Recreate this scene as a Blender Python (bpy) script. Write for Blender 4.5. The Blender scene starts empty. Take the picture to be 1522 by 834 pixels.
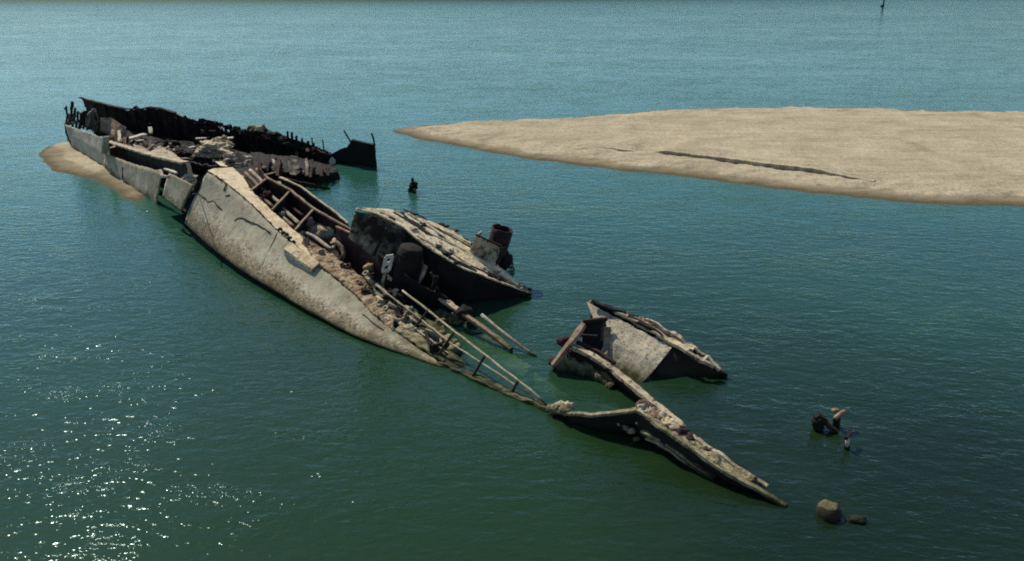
import bpy, bmesh, math, random
import numpy as np
from mathutils import Vector, noise, Matrix

R = math.radians
scene = bpy.context.scene
COL = scene.collection
rng = random.Random(7)

# ------------------------------------------------------------------ survey: turns bearings from the drone into places in the world
CAM_H, FOC, PITCH = 17.0, 1200.0, R(21.7)
_c, _s = math.cos(PITCH), math.sin(PITCH)
EYE = Vector((0, 0, CAM_H))
def ray(u, v):
    x = (u-761)/FOC; y = -(v-417)/FOC
    return Vector((x, _c+y*_s, -_s+y*_c))
def P(u, v, z=0.0):                       # place at height z
    d = ray(u, v); t = (z-CAM_H)/d.z
    return EYE + d*t
def PN(u, v, p0, n):                      # place on the plane through p0 with normal n
    d = ray(u, v); t = (p0-EYE).dot(n)/d.dot(n)
    return EYE + d*t
def plane3(a, b, c):
    n = (b-a).cross(c-a); n.normalize(); return a, n
def wall(u, v, a, b):                     # place on the vertical plane through plan points a, b
    n = Vector((b[1]-a[1], -(b[0]-a[0]), 0)); return PN(u, v, Vector((a[0], a[1], 0)), n)

# ------------------------------------------------------------------ materials
def nmat(name):
    m = bpy.data.materials.new(name); m.use_nodes = True
    nt = m.node_tree; nt.nodes.clear()
    return m, nt
class N:
    def __init__(s, nt): s.nt = nt
    def n(s, t, **kw):
        x = s.nt.nodes.new(t)
        for k, v in kw.items(): setattr(x, k, v)
        return x
    def l(s, a, b): s.nt.links.new(a, b)
    def noise(s, vec, scale, detail=6, rough=.6, dist=0):
        x = s.n('ShaderNodeTexNoise'); x.inputs['Scale'].default_value = scale
        x.inputs['Detail'].default_value = detail; x.inputs['Roughness'].default_value = rough
        x.inputs['Distortion'].default_value = dist
        if vec is not None: s.l(vec, x.inputs['Vector'])
        return x.outputs['Fac']
    def ramp(s, fac, stops, interp='LINEAR'):
        x = s.n('ShaderNodeValToRGB'); e = x.color_ramp.elements; x.color_ramp.interpolation = interp
        while len(e) < len(stops): e.new(.5)
        for i, (p, c) in enumerate(stops):
            e[i].position = p; e[i].color = (c, c, c, 1) if isinstance(c, (int, float)) else (*c, 1)
        s.l(fac, x.inputs['Fac']); return x.outputs['Color']
    def mix(s, fac, a, b, mode='MIX'):
        x = s.n('ShaderNodeMix', data_type='RGBA', blend_type=mode)
        for sock, val in ((x.inputs['Factor'], fac), (x.inputs['A'], a), (x.inputs['B'], b)):
            if isinstance(val, (int, float)): sock.default_value = val if sock.type == 'VALUE' else (val, val, val, 1)
            elif isinstance(val, tuple): sock.default_value = (*val, 1)
            else: s.l(val, sock)
        return x.outputs['Result']
    def math(s, op, a, b=None, clamp=False):
        x = s.n('ShaderNodeMath', operation=op, use_clamp=clamp)
        for i, val in enumerate((a, b)):
            if val is None: continue
            if isinstance(val, (int, float)): x.inputs[i].default_value = val
            else: s.l(val, x.inputs[i])
        return x.outputs[0]
    def mapr(s, v, a, b, c=0., d=1.):
        x = s.n('ShaderNodeMapRange'); x.inputs[1].default_value = a; x.inputs[2].default_value = b
        x.inputs[3].default_value = c; x.inputs[4].default_value = d; s.l(v, x.inputs[0]); return x.outputs[0]
    def scaled(s, vec, sc, rot=0.):
        x = s.n('ShaderNodeMapping'); x.inputs['Scale'].default_value = sc
        x.inputs['Rotation'].default_value = (0, 0, rot); s.l(vec, x.inputs['Vector']); return x.outputs[0]

def crust(name, cols, scale=1.2, fine=14, rough=.9, bump=.5, algae=True, speck=None, spotsize=7., metal=0, stain=None, weed=1.):
    """weathered surface: blotches of the given colours, specks, and river weed near the water line"""
    m, nt = nmat(name); k = N(nt)
    pos = k.n('ShaderNodeNewGeometry').outputs['Position']
    f1 = k.noise(pos, scale, 8, .65, .4)
    stops = [(.28+.44*i/max(1, len(cols)-1), c) for i, c in enumerate(cols)]
    col = k.ramp(f1, stops)
    f2 = k.noise(pos, fine, 5, .7)
    col = k.mix(.85, col, k.ramp(f2, [(.25, .45), (.5, 1.), (.75, 1.3)]), 'MULTIPLY')
    if speck:
        f3 = k.noise(pos, spotsize, 4, .75, .3)
        col = k.mix(k.ramp(f3, [(.53, 0), (.63, 1)]), col, speck)
    if stain:
        f5 = k.noise(k.scaled(pos, (1, 1, .25)), 1.9, 5, .7, .8)
        col = k.mix(k.ramp(f5, [(.5, 0), (.68, .85)]), col, stain)
    if algae:
        z = k.n('ShaderNodeSeparateXYZ'); k.l(pos, z.inputs[0])
        zz = k.math('ADD', z.outputs['Z'], k.math('MULTIPLY', k.math('SUBTRACT', k.noise(pos, 1.7, 5, .7), .5), -1.1))
        col = k.mix(k.mapr(zz, .62, .12), col, (.075*weed, .07*weed, .028*weed))
        col = k.mix(k.mapr(zz, .24, -.02), col, (.014*weed, .017*weed, .008*weed))
    b = k.n('ShaderNodeBsdfPrincipled'); k.l(col, b.inputs['Base Color'])
    b.inputs['Roughness'].default_value = rough; b.inputs['Metallic'].default_value = metal
    b.inputs['Specular IOR Level'].default_value = .25
    bp = k.n('ShaderNodeBump'); bp.inputs['Strength'].default_value = bump; bp.inputs['Distance'].default_value = .08
    k.l(k.math('ADD', f2, k.noise(pos, scale*3, 6, .7)), bp.inputs['Height']); k.l(bp.outputs[0], b.inputs['Normal'])
    o = k.n('ShaderNodeOutputMaterial'); k.l(b.outputs[0], o.inputs['Surface'])
    return m

M = {}
M['cream'] = crust('silted_deck', [(.38, .29, .165), (.55, .45, .28), (.61, .52, .355)], .9, 11, stain=(.20, .12, .06))
M['roof'] = crust('scabbed_roof', [(.44, .335, .19), (.63, .53, .335), (.69, .61, .42)], 1.3, 10, speck=(.16, .11, .065), spotsize=3.4, bump=.6)
M['creamdirty'] = crust('dirty_silted_plate', [(.09, .065, .045), (.37, .30, .20), (.52, .44, .31)], 1.6, 9, speck=(.035, .024, .016), spotsize=4)
M['grey'] = crust('grey_silt_plate', [(.22, .21, .155), (.35, .335, .26), (.44, .42, .34)], 1.1, 10, speck=(.07, .06, .045), spotsize=9)
M['mottle'] = crust('mottled_bulkhead', [(.014, .011, .009), (.030, .026, .019), (.17, .15, .105), (.38, .335, .245)], 1.0, 6, speck=(.012, .009, .008), spotsize=3)
M['barn'] = crust('shell_crusted_plate', [(.30, .265, .175), (.44, .385, .27), (.55, .49, .36)], 1.4, 16, speck=(.085, .07, .042), spotsize=8)
M['dark'] = crust('dark_shade_steel', [(.004, .0035, .003), (.009, .007, .006), (.020, .013, .010)], 1.2, 9, rough=.85, bump=.7, weed=.12)  # near-black: dark steel, and shade put into inner and turned-away faces
M['darkrib'] = crust('dark_rib_steel', [(.008, .006, .005), (.020, .012, .009), (.045, .026, .017)], 2, 12, weed=.3)
M['rust'] = crust('red_brown_rust', [(.014, .006, .005), (.034, .014, .011), (.066, .029, .020)], 1.8, 14, weed=.4)
M['wallrust'] = crust('shade_dark_rusty_wall', [(.005, .004, .0035), (.016, .010, .008), (.085, .042, .026)], .9, 7, rough=.85, bump=.7, weed=.2)  # rust darkened to put the inner wall's shade into its colour
M['funnel'] = crust('maroon_funnel', [(.010, .005, .005), (.028, .012, .012), (.050, .024, .022)], 1.6, 10, weed=.4)
M['rustpale'] = crust('pale_rust', [(.09, .05, .035), (.21, .14, .09), (.38, .29, .20)], 2.2, 12)
M['rustdeck'] = crust('rusty_deck_crust', [(.09, .055, .03), (.30, .215, .12), (.47, .39, .255)], 1.1, 9, bump=.9, speck=(.07, .022, .012), spotsize=3.2)
M['pole'] = crust('silvery_weathered_pipe', [(.22, .17, .12), (.38, .32, .24), (.50, .44, .34)], 3, 20, speck=(.10, .06, .035), spotsize=8)
M['rail'] = crust('muddy_rail', [(.12, .09, .055), (.36, .30, .20), (.48, .41, .30)], 3, 20)
M['wood'] = crust('bleached_plank', [(.30, .25, .17), (.48, .42, .31), (.58, .52, .41)], 3, 18)
M['moss'] = crust('drowned_weedy_deck', [(.08, .07, .028), (.15, .13, .055), (.22, .19, .09)], 1.3, 8, algae=False)
M['white'] = crust('whitish_paint', [(.25, .23, .19), (.44, .41, .34), (.52, .49, .42)], 3, 18, algae=False)
M['chalk'] = crust('chalky_paint', [(.5, .48, .43), (.66, .64, .58), (.72, .70, .64)], 3, 18, algae=False)
M['litcap'] = crust('sunlit_weedy_cap', [(.035, .03, .014), (.12, .105, .06), (.24, .21, .13)], 3, 14, speck=(.02, .018, .009), spotsize=6)  # weedy drum cap, kept paler to paint sunlight on the top
M['ridge'] = crust('weedy_gunwale', [(.05, .042, .02), (.22, .19, .105), (.42, .36, .23)], 2.2, 12, speck=(.03, .027, .013), spotsize=5)

def hull_material():
    m, nt = nmat('crusted_hull_plating'); k = N(nt)
    pos = k.n('ShaderNodeNewGeometry').outputs['Position']
    uv = k.n('ShaderNodeUVMap'); uv.uv_map = 'UVMap'
    sp = k.n('ShaderNodeSeparateXYZ'); k.l(uv.outputs[0], sp.inputs[0])
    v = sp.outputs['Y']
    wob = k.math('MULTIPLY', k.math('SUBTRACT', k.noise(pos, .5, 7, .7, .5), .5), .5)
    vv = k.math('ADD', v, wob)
    # old paint above, a white scale band, shell crust below, weed at the bottom with the waterline shadow painted in
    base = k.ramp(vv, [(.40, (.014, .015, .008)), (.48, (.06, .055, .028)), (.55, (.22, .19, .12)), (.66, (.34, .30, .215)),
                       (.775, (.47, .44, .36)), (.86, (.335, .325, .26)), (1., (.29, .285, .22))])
    blot = k.noise(pos, 1.0, 8, .65, .6)
    base = k.mix(.8, base, k.ramp(blot, [(.3, .62), (.5, 1.), (.7, 1.22)]), 'MULTIPLY')
    fine = k.noise(pos, 7, 6, .75, .2)
    spk = k.ramp(fine, [(.47, 0), (.57, 1)])
    lowmask = k.ramp(vv, [(.45, .8), (.60, 1.), (.74, .8), (.84, .1)])
    base = k.mix(k.math('MULTIPLY', spk, lowmask), base, (.055, .040, .022))
    big = k.ramp(k.noise(pos, 1.9, 7, .8, .3), [(.50, 0), (.60, 1)])
    base = k.mix(k.math('MULTIPLY', big, k.ramp(vv, [(.45, .5), (.60, .8), (.75, .35), (.84, .0)])), base, (.09, .07, .045))
    sp2 = k.ramp(sp.outputs['X'], [(.70, 0), (.92, .75)])
    base = k.mix(k.math('MULTIPLY', sp2, k.ramp(k.noise(pos, 2.6, 6, .75), [(.38, .15), (.6, 1)])), base, (.13, .115, .055))
    sc_ = k.ramp(k.noise(pos, 3.2, 7, .8, .6), [(.55, 0), (.66, 1)])
    base = k.mix(k.math('MULTIPLY', sc_, k.ramp(vv, [(.64, 0), (.76, .9), (.87, .3), (1., .1)])), base, (.58, .56, .49))
    rustn = k.noise(k.scaled(pos, (1, 1, .35)), 1.3, 6, .7, 1.)
    base = k.mix(k.ramp(rustn, [(.52, 0), (.68, .65)]), base, (.15, .095, .055))
    base = k.mix(1., base, (.90, .86, .77), 'MULTIPLY')
    grain = k.noise(pos, 26, 4, .8)
    base = k.mix(.8, base, k.ramp(grain, [(.3, .55), (.7, 1.4)]), 'MULTIPLY')
    b = k.n('ShaderNodeBsdfPrincipled'); k.l(base, b.inputs['Base Color'])
    b.inputs['Roughness'].default_value = .85; b.inputs['Specular IOR Level'].default_value = .25
    bp = k.n('ShaderNodeBump'); bp.inputs['Strength'].default_value = .55; bp.inputs['Distance'].default_value = .10
    k.l(k.math('ADD', k.math('MULTIPLY', fine, 1.2), blot), bp.inputs['Height']); k.l(bp.outputs[0], b.inputs['Normal'])
    o = k.n('ShaderNodeOutputMaterial'); k.l(b.outputs[0], o.inputs['Surface'])
    return m
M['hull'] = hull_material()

def sand_material():
    m, nt = nmat('river_sand'); k = N(nt)
    pos = k.n('ShaderNodeNewGeometry').outputs['Position']
    col = k.ramp(k.noise(pos, .22, 6, .6, .5), [(.3, (.26, .217, .140)), (.5, (.345, .292, .195)), (.72, (.415, .358, .248))])
    st = k.noise(k.scaled(pos, (.10, .9, 1), R(12)), 1.2, 6, .65, .6)
    col = k.mix(.7, col, k.ramp(st, [(.32, .78), (.5, 1.), (.68, 1.14)]), 'MULTIPLY')
    g = k.noise(pos, 6, 6, .85)
    col = k.mix(.8, col, k.ramp(g, [(.3, .5), (.7, 1.45)]), 'MULTIPLY')
    g2 = k.noise(k.scaled(pos, (2.4, 1.2, 2.4)), 1., 6, .8, .4)
    col = k.mix(.9, col, k.ramp(g2, [(.32, .74), (.5, 1.), (.68, 1.18)]), 'MULTIPLY')
    z = k.n('ShaderNodeSeparateXYZ'); k.l(pos, z.inputs[0])
    zz = k.math('ADD', z.outputs['Z'], k.math('MULTIPLY', k.math('SUBTRACT', k.noise(pos, .6, 5, .65), .5), .16))
    col = k.mix(k.mapr(zz, .28, .16), col, (.20, .16, .10))
    col = k.mix(k.mapr(zz, .15, .04), col, (.085, .07, .035))
    b = k.n('ShaderNodeBsdfPrincipled'); k.l(col, b.inputs['Base Color'])
    b.inputs['Roughness'].default_value = .95; b.inputs['Specular IOR Level'].default_value = .15
    bp = k.n('ShaderNodeBump'); bp.inputs['Strength'].default_value = .8; bp.inputs['Distance'].default_value = .16
    k.l(k.math('ADD', k.math('ADD', k.noise(pos, 2.2, 6, .7), st), k.math('MULTIPLY', g, .3)), bp.inputs['Height']); k.l(bp.outputs[0], b.inputs['Normal'])
    o = k.n('ShaderNodeOutputMaterial'); k.l(b.outputs[0], o.inputs['Surface'])
    return m
M['sand'] = sand_material()

def water_material():
    m, nt = nmat('river_water'); k = N(nt)
    pos = k.n('ShaderNodeNewGeometry').outputs['Position']
    # wind patches change how rough the surface is
    patch = k.noise(k.scaled(pos, (.012, .05, 1), R(-8)), 1., 4, .6, .4)
    patch2 = k.noise(k.scaled(pos, (.05, .11, 1), R(20)), 1., 3, .5, .3)
    patch3 = k.noise(k.scaled(pos, (.16, .30, 1), R(35)), 1., 3, .55, .5)
    patch4 = k.noise(k.scaled(pos, (.22, .50, 1), R(-15)), 1., 3, .6, .6)
    amp = k.math('MULTIPLY', k.mapr(patch, .3, .7, .72, 1.15), k.mapr(patch2, .3, .7, .8, 1.2))
    w0 = k.noise(k.scaled(pos, (.20, .5, 1), R(25)), 1., 3, .5, .3)
    w1 = k.noise(k.scaled(pos, (.8, 1.8, 1), R(30)), 1., 2, .5, .4)
    w2 = k.noise(k.scaled(pos, (2.2, 4.0, 1), R(38)), 1., 1.2, .5, .4)
    h = k.math('ADD', k.math('MULTIPLY', w1, .10), k.math('MULTIPLY', k.math('MULTIPLY', w2, .052), k.mapr(patch3, .44, .70, .75, 1.7)))
    w3 = k.noise(k.scaled(pos, (6.0, 9.0, 1), R(30)), 1., 1, .5, .3)
    h = k.math('ADD', h, k.math('MULTIPLY', w3, k.mapr(patch4, .48, .70, .013, .055)))
    h = k.math('ADD', k.math('MULTIPLY', h, amp), k.math('MULTIPLY', w0, .06))
    bp = k.n('ShaderNodeBump'); bp.inputs['Strength'].default_value = 1.; bp.inputs['Distance'].default_value = WAVE
    k.l(h, bp.inputs['Height'])
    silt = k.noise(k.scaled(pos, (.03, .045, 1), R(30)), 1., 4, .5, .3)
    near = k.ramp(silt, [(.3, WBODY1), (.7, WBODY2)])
    sx = k.n('ShaderNodeSeparateXYZ'); k.l(pos, sx.inputs[0])          # body brighter with distance, painting in the stronger sky reflection
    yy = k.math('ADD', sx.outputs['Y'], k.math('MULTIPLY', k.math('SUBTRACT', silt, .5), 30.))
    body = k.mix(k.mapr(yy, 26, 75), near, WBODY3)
    # body colour darker to the right, round the stern pieces
    dark_right = k.math('MULTIPLY', k.mapr(k.math('ADD', sx.outputs['X'], k.math('MULTIPLY', k.math('SUBTRACT', patch2, .5), 8.)), 1.5, 8.), k.mapr(yy, 40, 26))
    body = k.mix(k.math('MULTIPLY', dark_right, .6), body, (.010, .017, .009))
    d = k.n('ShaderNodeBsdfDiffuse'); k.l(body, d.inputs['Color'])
    t = k.n('ShaderNodeBsdfTransparent'); t.inputs['Color'].default_value = (.8, .92, .86, 1)
    inner = k.n('ShaderNodeMixShader'); inner.inputs[0].default_value = .62
    k.l(d.outputs[0], inner.inputs[1]); k.l(t.outputs[0], inner.inputs[2])
    g = k.n('ShaderNodeBsdfGlossy'); g.inputs['Roughness'].default_value = .045
    g.inputs['Color'].default_value = (*WREFL, 1)
    k.l(bp.outputs[0], g.inputs['Normal'])
    fr = k.n('ShaderNodeFresnel'); fr.inputs['IOR'].default_value = 1.333; k.l(bp.outputs[0], fr.inputs['Normal'])
    top = k.n('ShaderNodeMixShader'); k.l(fr.outputs[0], top.inputs[0])
    k.l(inner.outputs[0], top.inputs[1]); k.l(g.outputs[0], top.inputs[2])
    o = k.n('ShaderNodeOutputMaterial'); k.l(top.outputs[0], o.inputs['Surface'])
    va = k.n('ShaderNodeVolumeAbsorption'); va.inputs['Color'].default_value = (.25, .58, .40, 1); va.inputs['Density'].default_value = 2.6
    k.l(va.outputs[0], o.inputs['Volume'])
    return m
WAVE = .62
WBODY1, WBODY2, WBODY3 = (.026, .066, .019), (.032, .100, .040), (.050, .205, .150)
WREFL = (.74, .95, .98)
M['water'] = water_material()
m_, nt_ = nmat('foliage'); k_ = N(nt_)
b_ = k_.n('ShaderNodeBsdfPrincipled'); b_.inputs['Base Color'].default_value = (.05, .08, .03, 1); b_.inputs['Roughness'].default_value = .8
k_.l(b_.outputs[0], k_.n('ShaderNodeOutputMaterial').inputs['Surface']); M['leaf'] = m_

# ------------------------------------------------------------------ mesh helpers
def tag(o, label=None, cat=None, group=None, kind=None):
    if label: o['label'] = label
    if cat: o['category'] = cat
    if group: o['group'] = group
    if kind: o['kind'] = kind
    return o
def thing(name, loc, label, cat, group=None):
    o = bpy.data.objects.new(name, None); COL.objects.link(o); o.location = loc
    o.empty_display_size = .3
    return tag(o, label, cat, group)
def root_loc(p):
    v = Vector((0, 0, 0))
    while p is not None: v += Vector(p.location); p = p.parent
    return v
class MB:
    def __init__(s): s.v = []; s.f = []; s.uv = []
    def add(s, verts, faces, uvs=None):
        b = len(s.v); s.v += [Vector(x) for x in verts]
        s.f += [tuple(i+b for i in f) for f in faces]
        s.uv += uvs if uvs else [(0, 0)]*len(verts)
        return s
    def build(s, name, mat, parent=None, smooth=False, thick=0, origin=None):
        off = root_loc(parent) if parent is not None else (Vector(origin) if origin is not None else Vector((0, 0, 0)))
        me = bpy.data.meshes.new(name); me.from_pydata([v-off for v in s.v], [], s.f)
        ul = me.uv_layers.new(name='UVMap')
        for lp in me.loops: ul.data[lp.index].uv = s.uv[lp.vertex_index]
        me.materials.append(mat if not isinstance(mat, str) else M[mat])
        me.validate(); me.update()
        if smooth: me.polygons.foreach_set('use_smooth', [True]*len(me.polygons))
        o = bpy.data.objects.new(name, me); COL.objects.link(o)
        if parent is not None: o.parent = parent
        elif origin is not None: o.location = origin
        if thick:
            md = o.modifiers.new('thickness', 'SOLIDIFY'); md.thickness = thick; md.offset = 0; md.use_even_offset = False
        return o
def resample(pts, n):
    pts = [Vector(p) for p in pts]
    L = [0]
    for a, b in zip(pts, pts[1:]): L.append(L[-1]+(b-a).length)
    out = []; j = 0
    for i in range(n+1):
        t = L[-1]*i/n
        while j < len(L)-2 and L[j+1] < t: j += 1
        d = L[j+1]-L[j]
        out.append(pts[j].lerp(pts[j+1], (t-L[j])/d if d > 1e-9 else 0))
    return out
def fbm(p, sc=1., oct=4): return noise.fractal(Vector(p)*sc, 1.0, 2.0, oct)
def surf(rows, nu, nv, amp=.03, sc=1.3, jag=(0, 0, 0, 0), holes=0., hs=1.5, seed=0, edge=0., flute=0., nfl=20, v0=0.):
    """a plate lofted through polylines; jag = ragged edge amount at first row, last row, start, end"""
    mb = MB(); rs = [resample(r, nu) for r in rows]
    nr = len(rs)-1; V = []; UV = []
    so = Vector((seed*7.3, seed*3.1, seed*1.7))
    for j in range(nv*nr+1):
        k = min(j//nv, nr-1); t = (j-k*nv)/nv
        for i in range(nu+1):
            V.append(rs[k][i].lerp(rs[k+1][i], t)); UV.append((i/nu, v0+(1-v0)*(1-j/(nv*nr))))
    W = nu+1; H = nv*nr+1; out = []
    for j in range(H):
        for i in range(W):
            p = V[j*W+i]
            a = V[j*W+min(i+1, W-1)]-V[j*W+max(i-1, 0)]; b = V[min(j+1, H-1)*W+i]-V[max(j-1, 0)*W+i]
            n = a.cross(b)
            if n.length > 1e-9: n.normalize()
            q = p + n*(amp*fbm(p+so, sc) + (flute*math.sin(i/nu*nfl*math.pi*2) if flute else 0))
            # pull the ragged edges in
            for m, (dist, tot, inw) in enumerate(((j, H-1, b), (H-1-j, H-1, -b), (i, W-1, a), (W-1-i, W-1, -a))):
                if jag[m] and dist <= 2 and inw.length > 1e-9:
                    r = abs(noise.noise((p+so)*2.3))+.6*abs(noise.noise((p+so)*7.7))
                    q = q + inw.normalized()*(jag[m]*r*(1-dist/3))
            out.append(q)
    F = []
    for j in range(H-1):
        for i in range(W-1):
            c = V[j*W+i]
            if holes:
                e = min(i, W-2-i, j, H-2-j)
                th = holes - (edge if e < 2 else 0)
                if noise.noise((c+so)*hs) > th: continue
            F.append((j*W+i, j*W+i+1, (j+1)*W+i+1, (j+1)*W+i))
    mb.add(out, F, UV); return mb
def sweep(mb, pts, w, h=None, segs=None, wob=.0, seed=0, taper=1., cap=True, up=Vector((0, 0, 1))):
    """bar (4 sides) or tube along a polyline"""
    pts = [Vector(p) for p in pts]; h = h or w; n = len(pts); rings = []
    sg = segs or 4
    for i, p in enumerate(pts):
        d = (pts[min(i+1, n-1)]-pts[max(i-1, 0)]).normalized()
        a = d.cross(up)
        if a.length < 1e-3: a = d.cross(Vector((1, 0, 0)))
        a.normalize(); b = a.cross(d).normalized()
        k = 1+(taper-1)*i/max(1, n-1)
        rg = []
        for s in range(sg):
            if segs: an = 2*math.pi*s/sg; q = p+a*(math.cos(an)*w*k)+b*(math.sin(an)*h*k)
            else:
                x, y = ((1, 1), (-1, 1), (-1, -1), (1, -1))[s]; q = p+a*(x*w*k/2)+b*(y*h*k/2)
            if wob: q += Vector((noise.noise(q*2.1+Vector((seed, 0, 0))), noise.noise(q*2.1+Vector((0, seed, 5))), noise.noise(q*2.1+Vector((9, 0, seed)))))*wob
            rg.append(q)
        rings.append(rg)
    V = [q for r in rings for q in r]; F = []
    for i in range(n-1):
        for s in range(sg):
            t = (s+1) % sg; F.append((i*sg+s, i*sg+t, (i+1)*sg+t, (i+1)*sg+s))
    if cap: F.append(tuple(range(sg))[::-1]); F.append(tuple((n-1)*sg+s for s in range(sg)))
    mb.add(V, F); return mb
def fine(pts, step=.4):
    L = sum((Vector(b)-Vector(a)).length for a, b in zip(pts, pts[1:])); return resample(pts, max(1, int(L/step)))
def bar(name, pts, w, h, mat, parent=None, wob=.03, seed=0, step=.4, **kw):
    return sweep(MB(), fine(pts, step), w, h, wob=wob, seed=seed).build(name, mat, parent, **kw)
def tube(name, pts, r, mat, parent=None, wob=.0, segs=8, step=.35, taper=1., **kw):
    return sweep(MB(), fine(pts, step), r, segs=segs, wob=wob, taper=taper).build(name, mat, parent, smooth=True, **kw)
def lump(name, c, rad, mat, parent=None, seed=0, rough=.35, sub=3, flat=False, **kw):
    bm = bmesh.new(); bmesh.ops.create_icosphere(bm, subdivisions=sub, radius=1)
    V = []
    so = Vector((seed*3.7, seed*1.9, 0))
    for v in bm.verts:
        k = 1+rough*fbm(v.co*1.5+so, 1, 4)+.22*noise.noise(v.co*4+so)+.14*noise.noise(v.co*9+so)
        V.append(Vector(c)+Vector((v.co.x*rad[0], v.co.y*rad[1], v.co.z*rad[2]))*k)
    F = [tuple(x.index for x in f.verts) for f in bm.faces]; bm.free()
    mb = MB(); mb.add(V, F); return mb.build(name, mat, parent, smooth=not flat, **kw)
def plate(name, pts, mat, parent=None, thick=.06, n=8, jag=.12, amp=.03, seed=0, holes=0., **kw):
    """quad plate given by its four corners in order"""
    a, b, c, d = [Vector(p) for p in pts]
    L = max((b-a).length, (c-d).length); Wd = max((d-a).length, (c-b).length)
    nu = max(4, min(60, int(L/.22))); nv = max(3, min(40, int(Wd/.22)))
    return surf([[a, b], [d, c]], nu, nv, amp, 1.5, (jag,)*4, holes=holes, edge=.12 if holes else 0, seed=seed).build(name, mat, parent, thick=thick, **kw)

# ================================================================== THE SETTING
def poly_sdf(X, Y, poly):
    """signed distance to a polygon, positive inside"""
    d = np.full(X.shape, 1e9); ins = np.zeros(X.shape, bool); n = len(poly)
    for i in range(n):
        ax, ay = poly[i]; bx, by = poly[(i+1) % n]
        ex, ey = bx-ax, by-ay
        t = np.clip(((X-ax)*ex+(Y-ay)*ey)/(ex*ex+ey*ey+1e-12), 0, 1)
        d = np.minimum(d, np.hypot(X-ax-ex*t, Y-ay-ey*t))
        c = ((ay > Y) != (by > Y)) & (X < (bx-ax)*(Y-ay)/(by-ay+1e-12)+ax); ins ^= c
    return np.where(ins, d, -d)
def line_sd(X, Y, line):
    """distance to a polyline (positive on its left), and the 0..1 position along it"""
    best = np.full(X.shape, 1e9); sd = np.zeros(X.shape); pos = np.zeros(X.shape); n = len(line)-1
    for i in range(n):
        ax, ay = line[i]; bx, by = line[i+1]; ex, ey = bx-ax, by-ay
        tr = ((X-ax)*ex+(Y-ay)*ey)/(ex*ex+ey*ey); t = np.clip(tr, 0, 1)
        dx, dy = X-ax-ex*t, Y-ay-ey*t; d = np.hypot(dx, dy); m = d < best
        s = np.sign(ex*(Y-ay)-ey*(X-ax))
        best = np.where(m, d, best); sd = np.where(m, d*s, sd); pos = np.where(m, (i+tr)/n, pos)
    return sd, pos
def chaikin(pts, n=2):
    for _ in range(n):
        out = []
        for i in range(len(pts)):
            a, b = pts[i], pts[(i+1) % len(pts)]
            out += [(a[0]*.75+b[0]*.25, a[1]*.75+b[1]*.25), (a[0]*.25+b[0]*.75, a[1]*.25+b[1]*.75)]
        pts = out
    return pts
def smooth(x): x = np.clip(x, 0, 1); return x*x*(3-2*x)
def sandbank(name, shore, step, rise, scarps=(), pad=6, near=2.5, seed=0):
    poly = chaikin(shore, 2)
    xs = [p[0] for p in poly]; ys = [p[1] for p in poly]
    gx = np.arange(min(xs)-pad, max(xs)+pad, step); gy = np.arange(min(ys)-pad, max(ys)+pad, step)
    X, Y = np.meshgrid(gx, gy)
    nz = np.zeros(X.shape)
    for j in range(X.shape[0]):
        for i in range(X.shape[1]):
            p = Vector((X[j, i], Y[j, i], seed)); nz[j, i] = noise.fractal(p*.35, 1., 2., 5)
    D = poly_sdf(X, Y, poly)+nz*.35
    Z = np.where(D < 0, np.maximum(D*.10-np.minimum(0, D+2.)**2*.02, -2.2), rise*(1-np.exp(-np.maximum(D, 0)/near)))
    Z += np.where(D > 0, np.minimum(D, 1.5)/1.5, 0)*nz*.045
    dn = D+nz*.9
    rough = np.exp(-((D-4.)/3.)**2)*(D > 0)
    nz2 = np.array([[noise.fractal(Vector((X[j, i]*.5, Y[j, i]*1.1, 9.)), 1., 2., 4) for i in range(X.shape[1])] for j in range(X.shape[0])])
    Z += nz2*.13*rough
    for at, hg in ((1.6, .09), (3.0, .06), (4.4, .03), (7., .02)): Z += hg*smooth((dn-at)/.28)*np.exp(-np.maximum(dn-at, 0)/6.)
    for line, hgt, wid, sg in scarps:
        sd, pos = line_sd(X, Y, line)
        sd = sd+nz*.5*wid/.2*.5
        env = smooth(pos/.12)*smooth((1-pos)/.25)
        stepup = smooth((sd+wid)/(2*wid))              # 0 on the river side, 1 above
        fade = np.exp(-np.maximum(sd, 0)/5.)
        Z += np.where((pos > 0) & (pos < 1), hgt*env*stepup*fade, 0)
    W = X.shape[1]; keep = D > -pad*.95
    idx = -np.ones(X.shape, int); V = []
    for j, i in zip(*np.nonzero(keep)): idx[j, i] = len(V); V.append((float(X[j, i]), float(Y[j, i]), float(Z[j, i])))
    F = []
    for j in range(X.shape[0]-1):
        for i in range(W-1):
            q = (idx[j, i], idx[j, i+1], idx[j+1, i+1], idx[j+1, i])
            if min(q) >= 0: F.append(tuple(int(a) for a in q))
    mb = MB(); mb.add(V, F); o = mb.build(name, 'sand', smooth=True); tag(o, kind='structure'); return o
xy = lambda u, v: tuple(P(u, v, 0))[:2]
big = [xy(*p) for p in ((572, 193.5), (640, 185.5), (700, 181), (775, 177.5), (850, 175), (920, 169), (985, 163.5), (1040, 161.5), (1110, 160), (1220, 159.5), (1310, 160.5), (1345, 164), (1430, 165.5), (1522, 166.5))]
big += [(75, 97), (80, 80), (74, 60), (60, 57.2)]
big += [xy(*p) for p in ((1522, 306), (1460, 306.5), (1400, 304), (1300, 296), (1200, 286), (1100, 274), (1000, 261), (900, 251), (800, 238), (720, 225), (620, 206))]
sc1 = [xy(*p) for p in ((968, 232), (1010, 237), (1060, 243), (1110, 249), (1160, 256), (1220, 264), (1300, 275))]
sc2 = [xy(*p) for p in ((900, 226), (922, 229), (950, 231))]
sandbank('sandbank', big, .22, .42, scarps=[(sc1, .36, .35, 1), (sc2, .18, .3, 1)])
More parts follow.
